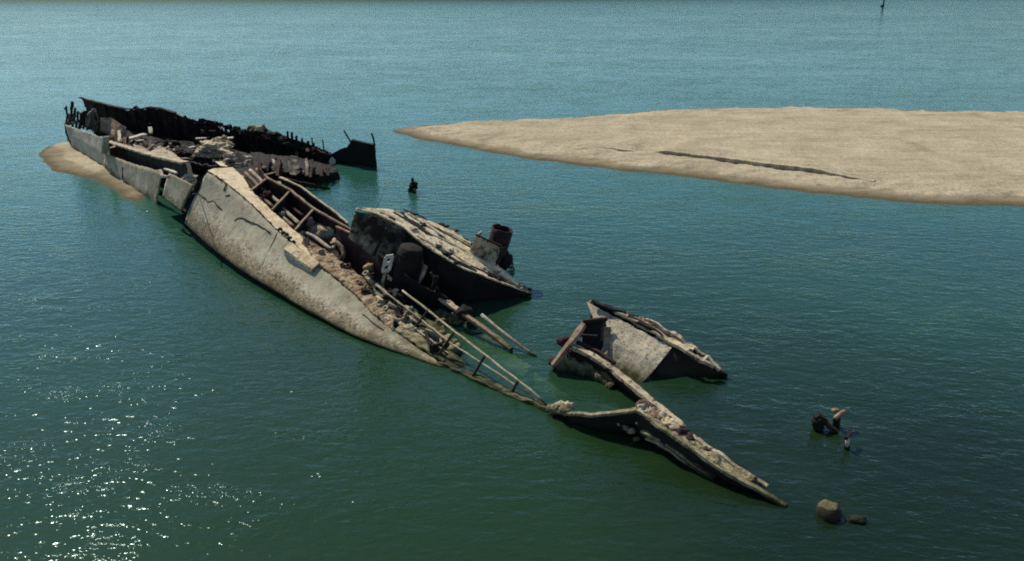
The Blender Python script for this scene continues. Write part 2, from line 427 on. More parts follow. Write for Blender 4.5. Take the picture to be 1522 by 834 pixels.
small = [xy(*p) for p in ((58, 231), (68, 219), (84, 213), (108, 211), (140, 214), (175, 236), (215, 270), (215, 300), (192, 297), (176, 286), (155, 271), (125, 263), (92, 258), (68, 248))]
sandbank('sandbar', small, .2, .30, pad=5, near=1.6, seed=5)

def scarp(line, hgt, seed):
    pts = resample([(x, y, 0) for x, y in line], 90); d = (pts[-1]-pts[0]).normalized(); nn = Vector((d.y, -d.x, 0)); n = len(pts)-1
    e = [max(.02, min(1, i/n/.08, (1-i/n)/.22)) for i in range(n+1)]
    wv = [p+nn*(.66+.30*fbm(p, .35)+.22*fbm(p, 1.6)) for p in pts]
    z0 = .44
    o = surf([[p-nn*.9+Vector((0, 0, z0+hgt*k-.04)) for p, k in zip(wv, e)], [p+nn*.10+Vector((0, 0, z0+hgt*k)) for p, k in zip(wv, e)], [p+nn*.0+Vector((0, 0, z0-.25)) for p in wv]], 260, 5, .03, 2., seed=seed).build('sand_scarp', 'sand', smooth=False, thick=.02)
    tag(o, kind='structure')
scarp(sc1, .34, 3); scarp(sc2, .16, 4)
def slab(name, x0, x1, y0, y1, z0, z1, mat, kind='structure'):
    V = [(x, y, z) for z in (z0, z1) for y in (y0, y1) for x in (x0, x1)]
    F = [(0, 2, 3, 1), (4, 5, 7, 6), (0, 1, 5, 4), (2, 6, 7, 3), (0, 4, 6, 2), (1, 3, 7, 5)]
    mb = MB(); mb.add(V, F); o = mb.build(name, mat); tag(o, kind=kind); return o
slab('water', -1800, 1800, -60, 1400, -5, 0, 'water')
mb = MB(); mb.add([(-2500, -80, -5.05), (2500, -80, -5.05), (2500, 3000, -5.05), (-2500, 3000, -5.05)], [(0, 1, 2, 3)])
tag(mb.build('riverbed', 'moss'), kind='structure')
# the far shore
shore = [(-1100, 372), (-420, 377), (-235, 379), (-150, 381), (-95, 384), (0, 396), (120, 425), (300, 470), (1100, 640)]
V = []; F = []
for i, (x, y) in enumerate(shore):
    V += [(x, y, -1.5), (x, y+4, 1.5), (x, y+14, 6), (x*1.8, 2600, 30)]
for i in range(len(shore)-1):
    for j in range(3): F.append((i*4+j, i*4+4+j, i*4+5+j, i*4+1+j))
mb = MB(); mb.add(V, F); tag(mb.build('far_shore', 'leaf', smooth=True), kind='structure')

# ================================================================== MAIN HULL SECTION
Tm = thing('ship_hull_wreck', P(450, 465, 0), 'largest wreck piece, listing hull with crusted grey side and open engine well', 'shipwreck')
da = P(308, 254, 4.2); db = P(640, 530, .12)
ath = Vector((.76, .65, -.02)); dkn = (db-da).cross(ath).normalized()
def DK(u, v, dz=0.): return PN(u, v, da+Vector((0, 0, dz)), dkn)
top = [(308, 254), (330, 269), (352, 285), (380, 310), (412, 343), (440, 366), (465, 387), (485, 402), (520, 431), (560, 470), (600, 503), (625, 520), (642, 531)]
bot = [(275, 342), (300, 367), (325, 386), (350, 404), (400, 434), (430, 452), (450, 464), (500, 489), (530, 503), (560, 514), (600, 526), (630, 536), (660, 545)]
tp = [DK(*p) for p in top]; bp = [P(u, v+2, 0) for u, v in bot]
out = Vector((-.78, -.62, 0))
tq = resample(tp, 24); bq = resample(bp, 24)
mid = [a.lerp(b, .55)+out*(.22*min(1, (a-b).length/3))+Vector((0, 0, .06)) for a, b in zip(tq, bq)]
low = [a.lerp(b, .84)+out*(.24*min(1, (a-b).length/3)) for a, b in zip(tq, bq)]
keel = [b-out*1.3+Vector((0, 0, -1.3)) for b in bq]
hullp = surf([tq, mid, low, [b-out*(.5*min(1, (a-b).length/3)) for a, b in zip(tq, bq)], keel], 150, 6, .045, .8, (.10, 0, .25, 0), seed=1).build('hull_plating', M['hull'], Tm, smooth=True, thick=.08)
# plate seams, torn lips and the welded strake butt
def onside(u, v, push=.03):
    # nearest place on the plating along this bearing
    best = None; d = ray(u, v)
    for rows in ((tq, mid), (mid, low)):
        for i in range(24):
            a, b, c, e = rows[0][i], rows[0][i+1], rows[1][i], rows[1][i+1]
            for t3 in ((a, b, c), (b, e, c)):
                n = (t3[1]-t3[0]).cross(t3[2]-t3[0]); 
                if n.length < 1e-9 or abs(d.dot(n)) < 1e-9: continue
                t = (t3[0]-EYE).dot(n)/d.dot(n); q = EYE+d*t
                s = [(t3[(k+1) % 3]-t3[k]).cross(q-t3[k]).dot(n) for k in range(3)]
                if min(s) > -1e-3*n.length and (best is None or t < best[0]): best = (t, q)
    q = best[1] if best else DK(u, v)
    return q+out*push+Vector((0, 0, push))
for i, ln in enumerate((((288, 290), (296, 289), (305, 295), (311, 301), (318, 299), (324, 306), (331, 313)),
                        ((350, 329), (356, 325), (363, 325), (372, 331), (384, 335), (394, 341), (403, 347)),
                        ((332, 268), (338, 276), (334, 284)), ((336, 292), (343, 291)), ((322, 262), (330, 270)))):
    bar('torn_seam', [onside(u, v, .05) for u, v in ln], .055, .06, 'dark', Tm, wob=.05, seed=i, step=.15)
bar('strake_butt', [onside(u, v, .02) for u, v in ((413, 346), (408, 358), (398, 378), (390, 396))], .05, .06, 'dark', Tm, wob=.02, step=.2)
bar('rubbing_strake', [onside(u, v, .05) for u, v in ((540, 468), (556, 481), (572, 492))], .04, .05, 'rust', Tm, wob=.03)
# side deck strip
inner = [(332, 247), (349, 246), (363, 256), (374, 284), (404, 313), (438, 343), (462, 360), (490, 378)]
dl = resample([DK(*p, .0) for p in top[:9]], 20)
dinn = resample([DK(u, v, .03) for u, v in ((325, 250), (346, 249), (362, 262), (374, 284), (404, 313), (438, 343), (465, 366), (500, 392), (530, 420))], 20)
surf([[p+Vector((0, 0, .03)) for p in dl], [a.lerp(b, .5)+Vector((0, 0, .04)) for a, b in zip(dl, dinn)], dinn], 120, 6, .05, 1.2, (.10, .15, .2, 0), seed=4).build('side_deck', M['cream'], Tm, thick=.07)
# rusty crusted deck towards the middle
ra = [(468, 390), (500, 414), (530, 440), (556, 468), (585, 492)]; rb = [(448, 352), (490, 376), (525, 402), (556, 425), (590, 452)]
surf([[DK(u, v, .06) for u, v in ra], [DK((a[0]+b[0])/2, (a[1]+b[1])/2, .18) for a, b in zip(ra, rb)], [DK(u, v, .10) for u, v in rb]], 140, 26, .12, 2.1, (.2, .25, .3, .3), seed=9).build('rusted_deck', M['rustdeck'], Tm, thick=.12)
# mooring chock box on the deck edge
cb = [DK(437, 357, .12), DK(478, 388, .12), DK(472, 404, -.1), DK(431, 371, -.1)]
c1, c2 = DK(434, 361, .2), DK(476, 391, .2); c3, c4 = c1+out*.5+Vector((0, 0, -.28)), c2+out*.5+Vector((0, 0, -.28))
plate('chock_ledge', [c1, c2, c4, c3], 'cream', Tm, thick=.12, jag=.03, seed=11)
plate('chock_ledge_face', [c3+out*.02, c4+out*.02, c4+Vector((0, 0, -.38)), c3+Vector((0, 0, -.38))], 'grey', Tm, thick=.08, jag=.03, seed=12)
for i, (u, v) in enumerate(((451, 366), (474, 384))):
    b0 = DK(u, v, .0); ax = Vector((.65, -.76, 0)); mbb = MB()
    mbb.add([b0-ax*.3, b0+ax*.3, b0+ax*.1+Vector((0, 0, .5)), b0-out*.3-ax*.3, b0-out*.3+ax*.3, b0-out*.3+ax*.1+Vector((0, 0, .5))], [(0, 1, 2), (5, 4, 3), (0, 3, 4, 1), (1, 4, 5, 2), (2, 5, 3, 0)])
    mbb.build('gusset', M['rustpale'], Tm)
for i, (u, v) in enumerate(((417, 341), (421, 346), (426, 349), (430, 354), (436, 360))):
    lump('barnacle_clump', DK(u, v, .08), (.14, .14, .12), 'darkrib', Tm, seed=i, sub=2)
# engine well
wn = [(350, 250), (374, 284), (404, 313), (438, 343), (490, 378), (540, 415)]
wf = [(384, 247), (396, 264), (432, 283), (467, 311), (530, 346), (572, 380)]
DEP = -1.15
surf([[DK(u, v, DEP) for u, v in wn], [DK(u, v, DEP) for u, v in wf]], 40, 8, .12, 1.2, seed=14).build('well_floor', M['darkrib'], Tm, thick=.05)
surf([[DK(u, v, .0) for u, v in wn], [DK(u, v, .0)+Vector((0, 0, DEP-.1)) for u, v in wn]], 60, 4, .04, seed=15).build('well_near_coaming', M['rust'], Tm, thick=.07)
surf([[DK(u, v, .35) for u, v in wf], [DK(u, v, .35)+Vector((0, 0, DEP-1.6)) for u, v in wf]], 70, 8, .06, seed=16, jag=(.08, 0, 0, 0)).build('well_far_coaming', M['rust'], Tm, thick=.07)
wfp = [DK(u, v, .42) for u, v in wf]
bar('coaming_rail', wfp[1:], .15, .10, 'rustpale', Tm, wob=.03, seed=3)
# cross beams with their deep webs
for i, (a, b) in enumerate((((373, 283), (397, 265)), ((404, 312), (432, 283)), ((438, 342), (466, 311)))):
    A, B = DK(*a, .10), DK(*b, .34)
    bar('cross_beam', [A, B], .13, .08, 'rustpale', Tm, wob=.02, seed=i)
    plate('beam_web', [A+Vector((0, 0, -.06)), B+Vector((0, 0, -.06)), B+Vector((0, 0, -1.5)), A+Vector((0, 0, -1.1))], 'darkrib', Tm, thick=.04, jag=.05, seed=20+i)
# pipes lying along the well
k = 0
for (u0, v0, u1, v1, r, dz, mt) in ((365, 257, 389, 281, .10, -.15, 'rustpale'), (372, 253, 397, 277, .12, -.2, 'pole'), (381, 251, 405, 271, .10, -.15, 'rustpale'),
                                    (362, 262, 383, 285, .13, -.5, 'rust'), (384, 287, 406, 308, .10, -.45, 'rustpale'), (391, 282, 417, 303, .12, -.35, 'pole'), (400, 278, 421, 296, .10, -.35, 'rust'),
                                    (380, 292, 402, 313, .12, -.6, 'rust'), (413, 316, 437, 338, .11, -.45, 'rustpale'), (420, 310, 446, 334, .12, -.35, 'pole'), (429, 305, 452, 322, .1, -.4, 'rust')):
    tube('pipe', [DK(u0, v0, dz), DK(u1, v1, dz)], r, mt, Tm, wob=.02)
tube('pipe', [DK(*p) for p in ((452, 346, -.3), (467, 352, -.3), (484, 365, -.3), (493, 372, -.3), (497, 368, -.25), (497, 356, -.2))], .12, 'pole', Tm, segs=10)
tube('pipe', [DK(*p) for p in ((446, 351, -.5), (465, 362, -.5), (486, 377, -.5), (495, 380, -.4))], .10, 'rust', Tm, segs=10)
plate('lit_panel', [DK(404, 268, -.1), DK(418, 270, .0), DK(422, 285, -.3), DK(408, 284, -.3)], 'creamdirty', Tm, seed=31)
lump('valve_body', DK(398, 291, -.3), (.3, .3, .28), 'rust', Tm, seed=2)
lump('valve_body', DK(419, 319, -.35), (.22, .22, .2), 'pole', Tm, seed=5)
lump('valve_body', DK(459, 332, -.2), (.34, .3, .4), 'rustpale', Tm, seed=6)
lump('valve_body', DK(447, 348, -.4), (.22, .22, .2), 'wood', Tm, seed=8)
lump('valve_body', DK(385, 298, -.4), (.2, .2, .2), 'rustpale', Tm, seed=12)
lump('silt_heap', DK(475, 346, -.8), (1.2, 1.0, .55), 'creamdirty', Tm, seed=9)
tube('bent_pipe', [DK(*p) for p in ((493, 362, .1), (500, 360, .3), (507, 366, .2), (511, 377, -.1), (508, 386, -.3))], .13, 'rustpale', Tm)
# bulwark girder running beyond the well
g0 = [(424, 268, .5), (446, 278, .5), (470, 296, .5), (498, 316, .5), (517, 333, .5), (526, 342, .4)]
gp = [DK(*p) for p in g0]
surf([gp, [p+Vector((.1, .1, -1.8)) for p in gp]], 40, 6, .06, seed=18, jag=(.1, 0, .2, 0)).build('far_bulwark', M['darkrib'], Tm, thick=.08)
bar('bulwark_rail', [p+Vector((0, 0, .05)) for p in gp[:-1]], .13, .07, 'rail', Tm, wob=.03)
bar('bulwark_rail', [DK(427, 268, .55), DK(416, 264, .5)], .2, .08, 'cream', Tm)
# long bulkhead between the well and the deckhouse
wb = [(500, 338, .6), (530, 351, 1.05), (556, 371, 1.15), (575, 387, 1.05)]
wbp = [DK(*p) for p in wb]
surf([wbp, [p+Vector((0, 0, -2.7)) for p in wbp]], 30, 8, .05, seed=19, jag=(.06, 0, 0, .2)).build('inner_bulkhead', M['rust'], Tm, thick=.07)
bar('bulkhead_stringer', [p+Vector((0, 0, .04)) for p in wbp], .12, .08, 'rustpale', Tm, wob=.03)
# inner bottom of the hull, mostly in the dark
ib0 = [(500, 400, -1.2), (560, 440, -1.), (620, 490, -.6), (700, 520, -.35)]; ib1 = [(560, 340, -2.4), (640, 400, -2.), (700, 440, -1.3), (745, 485, -.75)]
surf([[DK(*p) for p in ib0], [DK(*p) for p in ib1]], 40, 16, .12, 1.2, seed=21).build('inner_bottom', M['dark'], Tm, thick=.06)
# ---- machinery strewn amidships (fixed to the hull)
def ring(name, c, ax, r, w, mat, parent=None, seg=18, **kw):
    """short open pipe flange: outer and inner wall with a front lip"""
    ax = Vector(ax).normalized(); a = ax.orthogonal().normalized(); b = ax.cross(a); V = []; F = []
    for rr, h in ((r, 0), (r, w), (r*.62, w), (r*.62, 0)):
        for s in range(seg): an = 2*math.pi*s/seg; V.append(Vector(c)+a*math.cos(an)*rr+b*math.sin(an)*rr+ax*h)
    for k in range(4):
        for s in range(seg): t = (s+1) % seg; k2 = (k+1) % 4; F.append((k*seg+s, k*seg+t, k2*seg+t, k2*seg+s))
    mb = MB(); mb.add(V, F); return mb.build(name, mat, parent, smooth=False, **kw)
upax = Vector((-.3, -.4, .85))
for u, v, r, mt in ((545, 408, .17, 'rail'), (534, 421, .16, 'rustpale'), (553, 416, .14, 'darkrib'), (566, 452, .2, 'pole'), (574, 460, .15, 'rail'), (591, 453, .15, 'pole'), (541, 433, .12, 'rust'), (510, 396, .14, 'rust'), (519, 397, .16, 'rust')):
    ring('flange', DK(u, v, .2), upax, r, .16, mt, Tm)
for i, (u0, v0, u1, v1, d0, d1, r, mt) in enumerate(((549, 425, 541, 441, .4, 0, .05, 'darkrib'), (553, 428, 546, 444, .4, 0, .05, 'darkrib'), (545, 423, 537, 437, .4, 0, .045, 'rust'),
        (560, 422, 583, 445, .5, .3, .10, 'pole'), (566, 428, 587, 450, .3, .2, .12, 'rail'), (572, 438, 580, 431, .1, .5, .06, 'darkrib'), (555, 436, 570, 447, .2, .1, .09, 'rust'),
        (580, 447, 597, 460, .3, .2, .07, 'rustpale'), (586, 462, 600, 472, .1, .1, .09, 'rust'), (577, 470, 595, 478, .1, .1, .12, 'rail'), (590, 437, 603, 449, .2, .2, .05, 'darkrib'),
        (606, 470, 625, 484, .1, .0, .08, 'rail'), (612, 462, 632, 476, .1, .0, .07, 'moss'), (594, 480, 612, 494, .1, .05, .09, 'rail'))):
    tube('broken_pipe', [DK(u0, v0, d0), DK(u1, v1, d1)], r, mt, Tm, wob=.02)
for i, (u, v, rr, mt) in enumerate(((556, 440, .35, 'darkrib'), (566, 440, .4, 'dark'), (584, 470, .42, 'rustpale'), (576, 450, .3, 'rust'), (604, 463, .4, 'creamdirty'), (600, 480, .35, 'ridge'), (617, 474, .3, 'ridge'), (560, 425, .45, 'dark'),
                                   (571, 424, .35, 'darkrib'), (592, 446, .3, 'dark'), (610, 492, .4, 'ridge'), (548, 398, .3, 'rustdeck'), (590, 466, .3, 'darkrib'), (625, 497, .35, 'ridge'), (570, 471, .26, 'rail'))):
    lump('machine_part', DK(u, v, .0), (rr, rr*.8, rr*.75), mt, Tm, seed=i+30, rough=.55)
# crusted strip along the drowned part of the deck edge
ga = [(585, 490), (610, 507), (635, 524), (660, 540), (690, 556)]; gb = [(600, 478), (625, 495), (655, 515), (680, 530), (706, 548)]
surf([[DK(u, v, .12) for u, v in ga], [DK(u, v, .10) for u, v in gb]], 46, 8, .12, 2., jag=(.1, .3, .1, .3), seed=33).build('crusted_deck_edge', M['ridge'], Tm, thick=.12)
surf([[P(u, v, .05) for u, v in ((590, 462), (625, 470), (660, 482))], [P(u, v, .10) for u, v in ((600, 474), (632, 490), (668, 505))]], 30, 10, .16, 1.6, jag=(.3,)*4, seed=35).build('weedy_deck_patch', M['ridge'], Tm, thick=.1)
surf([[P(u, v, -.06) for u, v in ((640, 455), (690, 478), (735, 505), (790, 545))], [P(u, v, -.2) for u, v in ((640, 480), (680, 500), (720, 524), (780, 562))], [P(u, v, -.5) for u, v in ((660, 512), (700, 535), (740, 555), (800, 585))]], 60, 10, .07, .9, jag=(.2,)*4, seed=36).build('drowned_deck', M['moss'], Tm, thick=.06)
surf([[P(u, v, -.06) for u, v in ((795, 552), (845, 585), (900, 600), (950, 628))], [P(u, v, -.5) for u, v in ((790, 580), (835, 600), (880, 612), (935, 630))]], 40, 8, .07, .9, jag=(.2,)*4, seed=37).build('drowned_deck', M['moss'], Tm, thick=.06)
surf([[P(u, v, .06) for u, v in ((690, 553), (730, 574), (770, 592), (818, 610))], [P(u, v, .04) for u, v in ((694, 549), (735, 569), (776, 588), (820, 605))]], 60, 3, .08, 2.6, jag=(.08,)*4, seed=38).build('drowned_deck_edge', M['ridge'], Tm, thick=.12)
# square trunk hatch
hq = [P(632, 488, .9), P(652, 492, .9), P(656, 508, .7), P(640, 512, .7)]
for a, b, mt in ((0, 1, 'rail'), (1, 2, 'ridge'), (3, 0, 'dark'), (2, 3, 'dark')):
    plate('hatch_wall', [hq[a], hq[b], hq[b]+Vector((0, 0, -1.)), hq[a]+Vector((0, 0, -1.))], mt, Tm, thick=.08, seed=40+a)
for i, (u, v) in enumerate(((657, 500), (664, 506), (670, 512), (650, 517), (643, 508), (676, 520))):
    lump('crust_clump', P(u, v, .15), (.32, .3, .28), ('ridge', 'rail')[i % 2], Tm, seed=60+i, rough=.5)
# leaning deck railing
posts = [((608, 497), (637, 461)), ((651, 529), (675, 493)), ((704, 557), (721, 528)), ((761, 583), (770, 566))]
base = [P(608, 497, .35), P(651, 529, .22), P(704, 557, .12), P(761, 583, .06)]
topz = [1.45, 1.25, .95, .62]
tops = [P(t[0], t[1], z) for (_, t), z in zip(posts, topz)]
for b, t in zip(base, tops): tube('rail_post', [b+(b-t)*.15, t], .065, 'darkrib', Tm)
tube('top_rail', [P(598, 432, 1.8), P(616, 446, 1.65), tops[0], P(652, 474, 1.3), P(672, 490, 1.26), tops[1]+Vector((0, 0, .02)), tops[2], tops[3], P(800, 589, .4), P(808, 595, .3), P(813, 603, .1)], .048, 'rail', Tm, step=.5, wob=.04)
mids = [b.lerp(t, .62) for b, t in zip(base, tops)]; lows = [b.lerp(t, .28) for b, t in zip(base, tops)]
tube('middle_rail', [P(560, 424, 1.8), P(588, 446, 1.5)]+mids+[P(792, 590, .2)], .036, 'rail', Tm, step=.5, wob=.04)
tube('bottom_rail', [P(562, 441, 1.2), P(590, 462, .8)]+lows[:2]+[P(690, 541, .2)], .036, 'rail', Tm, step=.5, wob=.04)
# gunwale tip of the hull, crusted
bar('submerged_gunwale', [P(640, 532, .0), P(700, 562, .02), P(760, 588, .02), P(816, 609, .05)], .22, .14, 'ridge', Tm, wob=.12, step=.2)
# torn shell piece between the two splits
sp0 = [P(252, 257, 3.1), P(289, 275, 3.0)]; q0 = [P(242, 292, 1.2), P(270, 315, 1.0)]
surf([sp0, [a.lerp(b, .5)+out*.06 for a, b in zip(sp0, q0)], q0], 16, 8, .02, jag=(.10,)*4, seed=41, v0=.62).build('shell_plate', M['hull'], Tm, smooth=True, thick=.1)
surf([q0, [P(250, 322, 0)+Vector((1.2, 1., 0)), P(272, 338, 0)+Vector((1.2, 1., 0))]], 10, 6, .05, jag=(.1,)*4, seed=42).build('bilge_plate', M['dark'], Tm, thick=.06)
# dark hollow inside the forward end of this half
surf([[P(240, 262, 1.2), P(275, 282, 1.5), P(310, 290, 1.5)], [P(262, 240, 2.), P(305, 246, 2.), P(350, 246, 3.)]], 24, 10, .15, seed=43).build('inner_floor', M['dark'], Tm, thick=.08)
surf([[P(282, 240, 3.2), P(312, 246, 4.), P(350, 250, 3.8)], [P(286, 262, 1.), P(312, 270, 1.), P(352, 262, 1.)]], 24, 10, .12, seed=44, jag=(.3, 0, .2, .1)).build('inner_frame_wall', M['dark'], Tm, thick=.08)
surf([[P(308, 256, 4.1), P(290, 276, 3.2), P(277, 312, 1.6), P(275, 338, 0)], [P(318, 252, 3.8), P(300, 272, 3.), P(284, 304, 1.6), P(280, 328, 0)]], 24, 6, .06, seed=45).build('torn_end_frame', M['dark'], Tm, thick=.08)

# ================================================================== DECKHOUSE / FAR SIDE PIECE
Td = thing('deckhouse_wreck', P(700, 440, 0), 'tilted wreck piece with cream scabbed roof, black side and leaning rusty funnel', 'shipwreck')
ea, en = plane3(P(600, 338, 3.8), P(790, 437, .15), P(600, 338, 3.8)+Vector((.35, .9, -.12)))
def RF(u, v, dz=0.): return PN(u, v, ea+Vector((0, 0, dz)), en)
lo = [(530, 311), (560, 318), (600, 338), (622, 357), (650, 377), (690, 400), (735, 417), (790, 437)]
hi = [(533, 309), (585, 311), (640, 328), (672, 342), (702, 360), (735, 388), (760, 410), (788, 435)]
lop = [RF(*p) for p in lo]; hip = [RF(*p) for p in hi]
surf([lop, [a.lerp(b, .5)+Vector((0, 0, .05)) for a, b in zip(lop, hip)], hip], 150, 12, .03, 1.6, jag=(.10, .45, 0, .05), holes=.36, hs=1.7, edge=.08, seed=50).build('roof_plating', M['roof'], Td, thick=.07)
surf([[p+Vector((0, 0, -.22)) for p in lop], [p+Vector((0, 0, -.25)) for p in hip]], 80, 12, .10, 1.3, seed=51).build('roof_underside', M['rust'], Td, thick=.06)
foot = [Vector((p.x, p.y, -.6))+Vector((-.1, .25, 0)) for p in lop[2:]]
surf([[p+Vector((0, 0, -.05)) for p in lop[2:]], foot], 70, 12, .08, 1., seed=52).build('side_wall', M['dark'], Td, thick=.08)
bar('roof_edge_lip', [p+Vector((0, 0, .03)) for p in lop], .12, .08, 'roof', Td, wob=.04, step=.25)
# end wall with two scuttles: near-black discs paint the shade in the openings
e0, e1 = RF(527, 313, -.05), RF(600, 339, -.05)
ew_n0 = (e1-e0).cross(Vector((0, 0, 1))).normalized()
surf([[e0, RF(563, 321, -.05), e1], [PN(516, 352, e0, ew_n0), PN(548, 377, e0, ew_n0), Vector((e1.x-.1, e1.y-.2, .2))]], 34, 16, .06, 1., jag=(.05, 0, .15, 0), seed=53).build('end_wall', M['mottle'], Td, thick=.08)
ew_n = (e1-e0).cross(Vector((0, 0, 1))).normalized()
if ew_n.y > 0: ew_n = -ew_n
for u, v, r in ((553, 328, .24), (561, 345, .34), (582, 352, .22), (541, 333, .12)):
    c = PN(u, v, e0, ew_n)+ew_n*.14
    ring('scuttle', c-ew_n*.05, ew_n, r*1.25, .07, 'darkrib', Td)
    V = [c+((e1-e0).normalized()*math.cos(a)+Vector((0, 0, 1))*math.sin(a))*r for a in [i*math.pi/6 for i in range(12)]]
    mb = MB(); mb.add(V, [tuple(range(12))]); mb.build('scuttle_shade_disc', 'dark', Td, thick=.02)
bar('corner_post', [RF(601, 340, -.02), Vector((e1.x, e1.y-.25, .2))], .22, .22, 'darkrib', Td, wob=.06)
bar('wall_stiffener', [PN(574, 336, e0, ew_n)+ew_n*.2, PN(553, 375, e0, ew_n)+ew_n*.5], .16, .12, 'darkrib', Td, wob=.05)
# raised strakes and stripped planks on the roof
for i, (u0, v0, u1, v1, w, h, dz, mt) in enumerate(((585, 316, 640, 350, .24, .2, .16, 'darkrib'), (606, 317, 668, 357, .2, .18, .2, 'roof'), (600, 322, 632, 342, .3, .1, .2, 'darkrib'), (628, 329, 700, 366, .18, .16, .25, 'creamdirty'),
        (648, 338, 700, 362, .25, .12, .3, 'roof'), (660, 352, 735, 402, .24, .16, .2, 'roof'), (640, 347, 690, 372, .16, .12, .22, 'wood'), (690, 375, 758, 418, .2, .16, .18, 'cream'),
        (668, 384, 708, 404, .4, .22, .06, 'dark'), (652, 350, 690, 368, .5, .08, .02, 'dark'), (700, 404, 722, 411, .3, .12, .05, 'dark'), (600, 312, 634, 326, .4, .08, .06, 'dark'), (620, 350, 655, 372, .25, .12, .12, 'creamdirty'), (720, 400, 782, 433, .25, .16, .12, 'rustdeck'), (700, 395, 760, 424, .16, .1, .14, 'darkrib'), (560, 312, 598, 330, .3, .1, .1, 'cream'), (655, 368, 700, 394, .18, .12, .12, 'roof'))):
    bar('roof_strake', [RF(u0, v0, dz*.45), RF((u0+u1)/2+1, (v0+v1)/2-1, dz*.45+.03), RF(u1, v1, dz*.45)], w*.75, h*.35, mt, Td, wob=.03, seed=i, step=.25)
for i, (u, v, r, mt) in enumerate(((612, 340, .3, 'creamdirty'), (648, 366, .3, 'dark'), (666, 371, .3, 'wood'), (660, 377, .35, 'dark'), (676, 390, .28, 'darkrib'), (715, 398, .25, 'creamdirty'), (740, 414, .3, 'darkrib'), (752, 419, .25, 'rustdeck'), (690, 357, .25, 'rust'), (770, 426, .3, 'ridge'), (776, 427, .25, 'moss'), (785, 431, .22, 'dark'), (735, 405, .3, 'rustpale'), (625, 333, .25, 'darkrib'), (655, 333, .2, 'dark'), (662, 336, .22, 'darkrib'), (676, 343, .25, 'rust'), (596, 317, .2, 'darkrib'), (614, 318, .22, 'dark'))):
    lump('roof_scab', RF(u, v, .03), (r, r*.8, r*.28), mt, Td, seed=i+80, rough=.6)
# funnel and its casing
fb, ft = RF(733, 390, -.4), RF(733, 390, -.4)
ft = PN(747, 340, fb, Vector((0, 1, 0)))
ax = (ft-fb).normalized(); a_ = ax.orthogonal().normalized(); b_v = ax.cross(a_)
mb = MB(); sg = 28; hh = 9
for i in range(hh+1):
    for s in range(sg):
        an = 2*math.pi*s/sg; rr = .57+.03*noise.noise(Vector((math.cos(an)*2, math.sin(an)*2, i*.5)))
        q = fb.lerp(ft, i/hh)+(a_*math.cos(an)+b_v*math.sin(an))*rr
        if i == hh: q += ax*(.12*noise.noise(Vector((math.cos(an)*2.5, math.sin(an)*2.5, 3)))+.02)
        mb.v.append(q); mb.uv.append((s/sg, i/hh))
for i in range(hh):
    for s in range(sg): t = (s+1) % sg; mb.f.append((i*sg+s, i*sg+t, (i+1)*sg+t, (i+1)*sg+s))
fun = mb.build('funnel', M['funnel'], Td, smooth=True, thick=.06)
c0 = [RF(707, 349, 1.55), RF(746, 367, 1.45), RF(735, 397, .0), RF(697, 378, .0)]
b0 = [RF(712, 347, 1.2), RF(752, 366, 1.2)]
c0[0], c0[1] = PN(707, 349, RF(700, 378), Vector((0, 1, 0))), PN(746, 367, RF(735, 394), Vector((0, 1, 0)))
plate('casing_front', [c0[0], c0[1], c0[2], c0[3]], 'creamdirty', Td, thick=.07, seed=90)
back = Vector((.35, .9, 0))
plate('casing_side', [c0[1], c0[1]+back, c0[2]+back, c0[2]], 'dark', Td, thick=.07, seed=91)  # right side near black, its shade put into the colour
plate('casing_side', [c0[0], c0[0]+back, c0[3]+back, c0[3]], 'creamdirty', Td, thick=.07, seed=92)
bar('casing_rim', [c0[0]+Vector((0, -.03, .03)), c0[1]+Vector((0, -.03, .03))], .1, .1, 'rust', Td, wob=.03)
lump('rusty_base', RF(748, 388, .0), (.55, .5, .5), 'dark', Td, seed=4)
for i, (u0, v0, u1, v1) in enumerate(((752, 392, 762, 391), (750, 398, 764, 398), (752, 404, 764, 403))):
    bar('broken_rib', [P(u0, v0, .4), P(u1, v1, .05)], .08, .08, 'dark', Td)
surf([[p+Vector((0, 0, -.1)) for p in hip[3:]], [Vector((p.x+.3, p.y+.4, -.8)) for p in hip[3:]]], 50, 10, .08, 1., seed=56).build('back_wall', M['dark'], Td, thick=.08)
# hull-side debris below the deckhouse
bar('sheer_beam', [P(640, 432, 1.1), P(668, 452, .9), P(688, 467, .75)], .3, .16, 'rail', Td, wob=.08, seed=4)
bar('sheer_beam', [P(688, 466, .8), P(724, 492, .5), P(760, 520, .08)], .24, .16, 'rustpale', Td, wob=.06, seed=6)
lump('beam_joint', P(690, 466, .75), (.4, .35, .38), 'darkrib', Td, seed=3)
surf([[P(598, 405, 2.0), P(630, 425, 1.6), P(665, 442, 1.2)], [P(600, 440, .6), P(640, 455, .3), P(690, 470, .2)]], 24, 8, .15, seed=57, holes=.25).build('torn_inner_plate', M['dark'], Td, thick=.05)
for i, (u0, v0, u1, v1, mt) in enumerate(((625, 385, 622, 420, 'mottle'), (633, 395, 616, 432, 'rustpale'), (640, 405, 652, 440, 'rust'), (648, 410, 640, 436, 'dark'), (606, 352, 600, 420, 'dark'), (590, 372, 583, 428, 'darkrib'))):
    bar('twisted_frame', [P(u0, v0, 2.3), P((u0+u1)/2+2, (v0+v1)/2, 1.7), P(u1, v1, 1.0)], .24, .09, mt, Td, wob=.10, seed=i)
for i, (u, v, r, mt) in enumerate(((655, 465, .35, 'ridge'), (664, 470, .4, 'ridge'), (676, 476, .35, 'moss'), (655, 478, .3, 'ridge'), (700, 480, .25, 'darkrib'), (668, 461, .25, 'darkrib'))):
    lump('weed_clump', P(u, v, .15), (r, r, r*.5), mt, Td, seed=i+120, rough=.6)

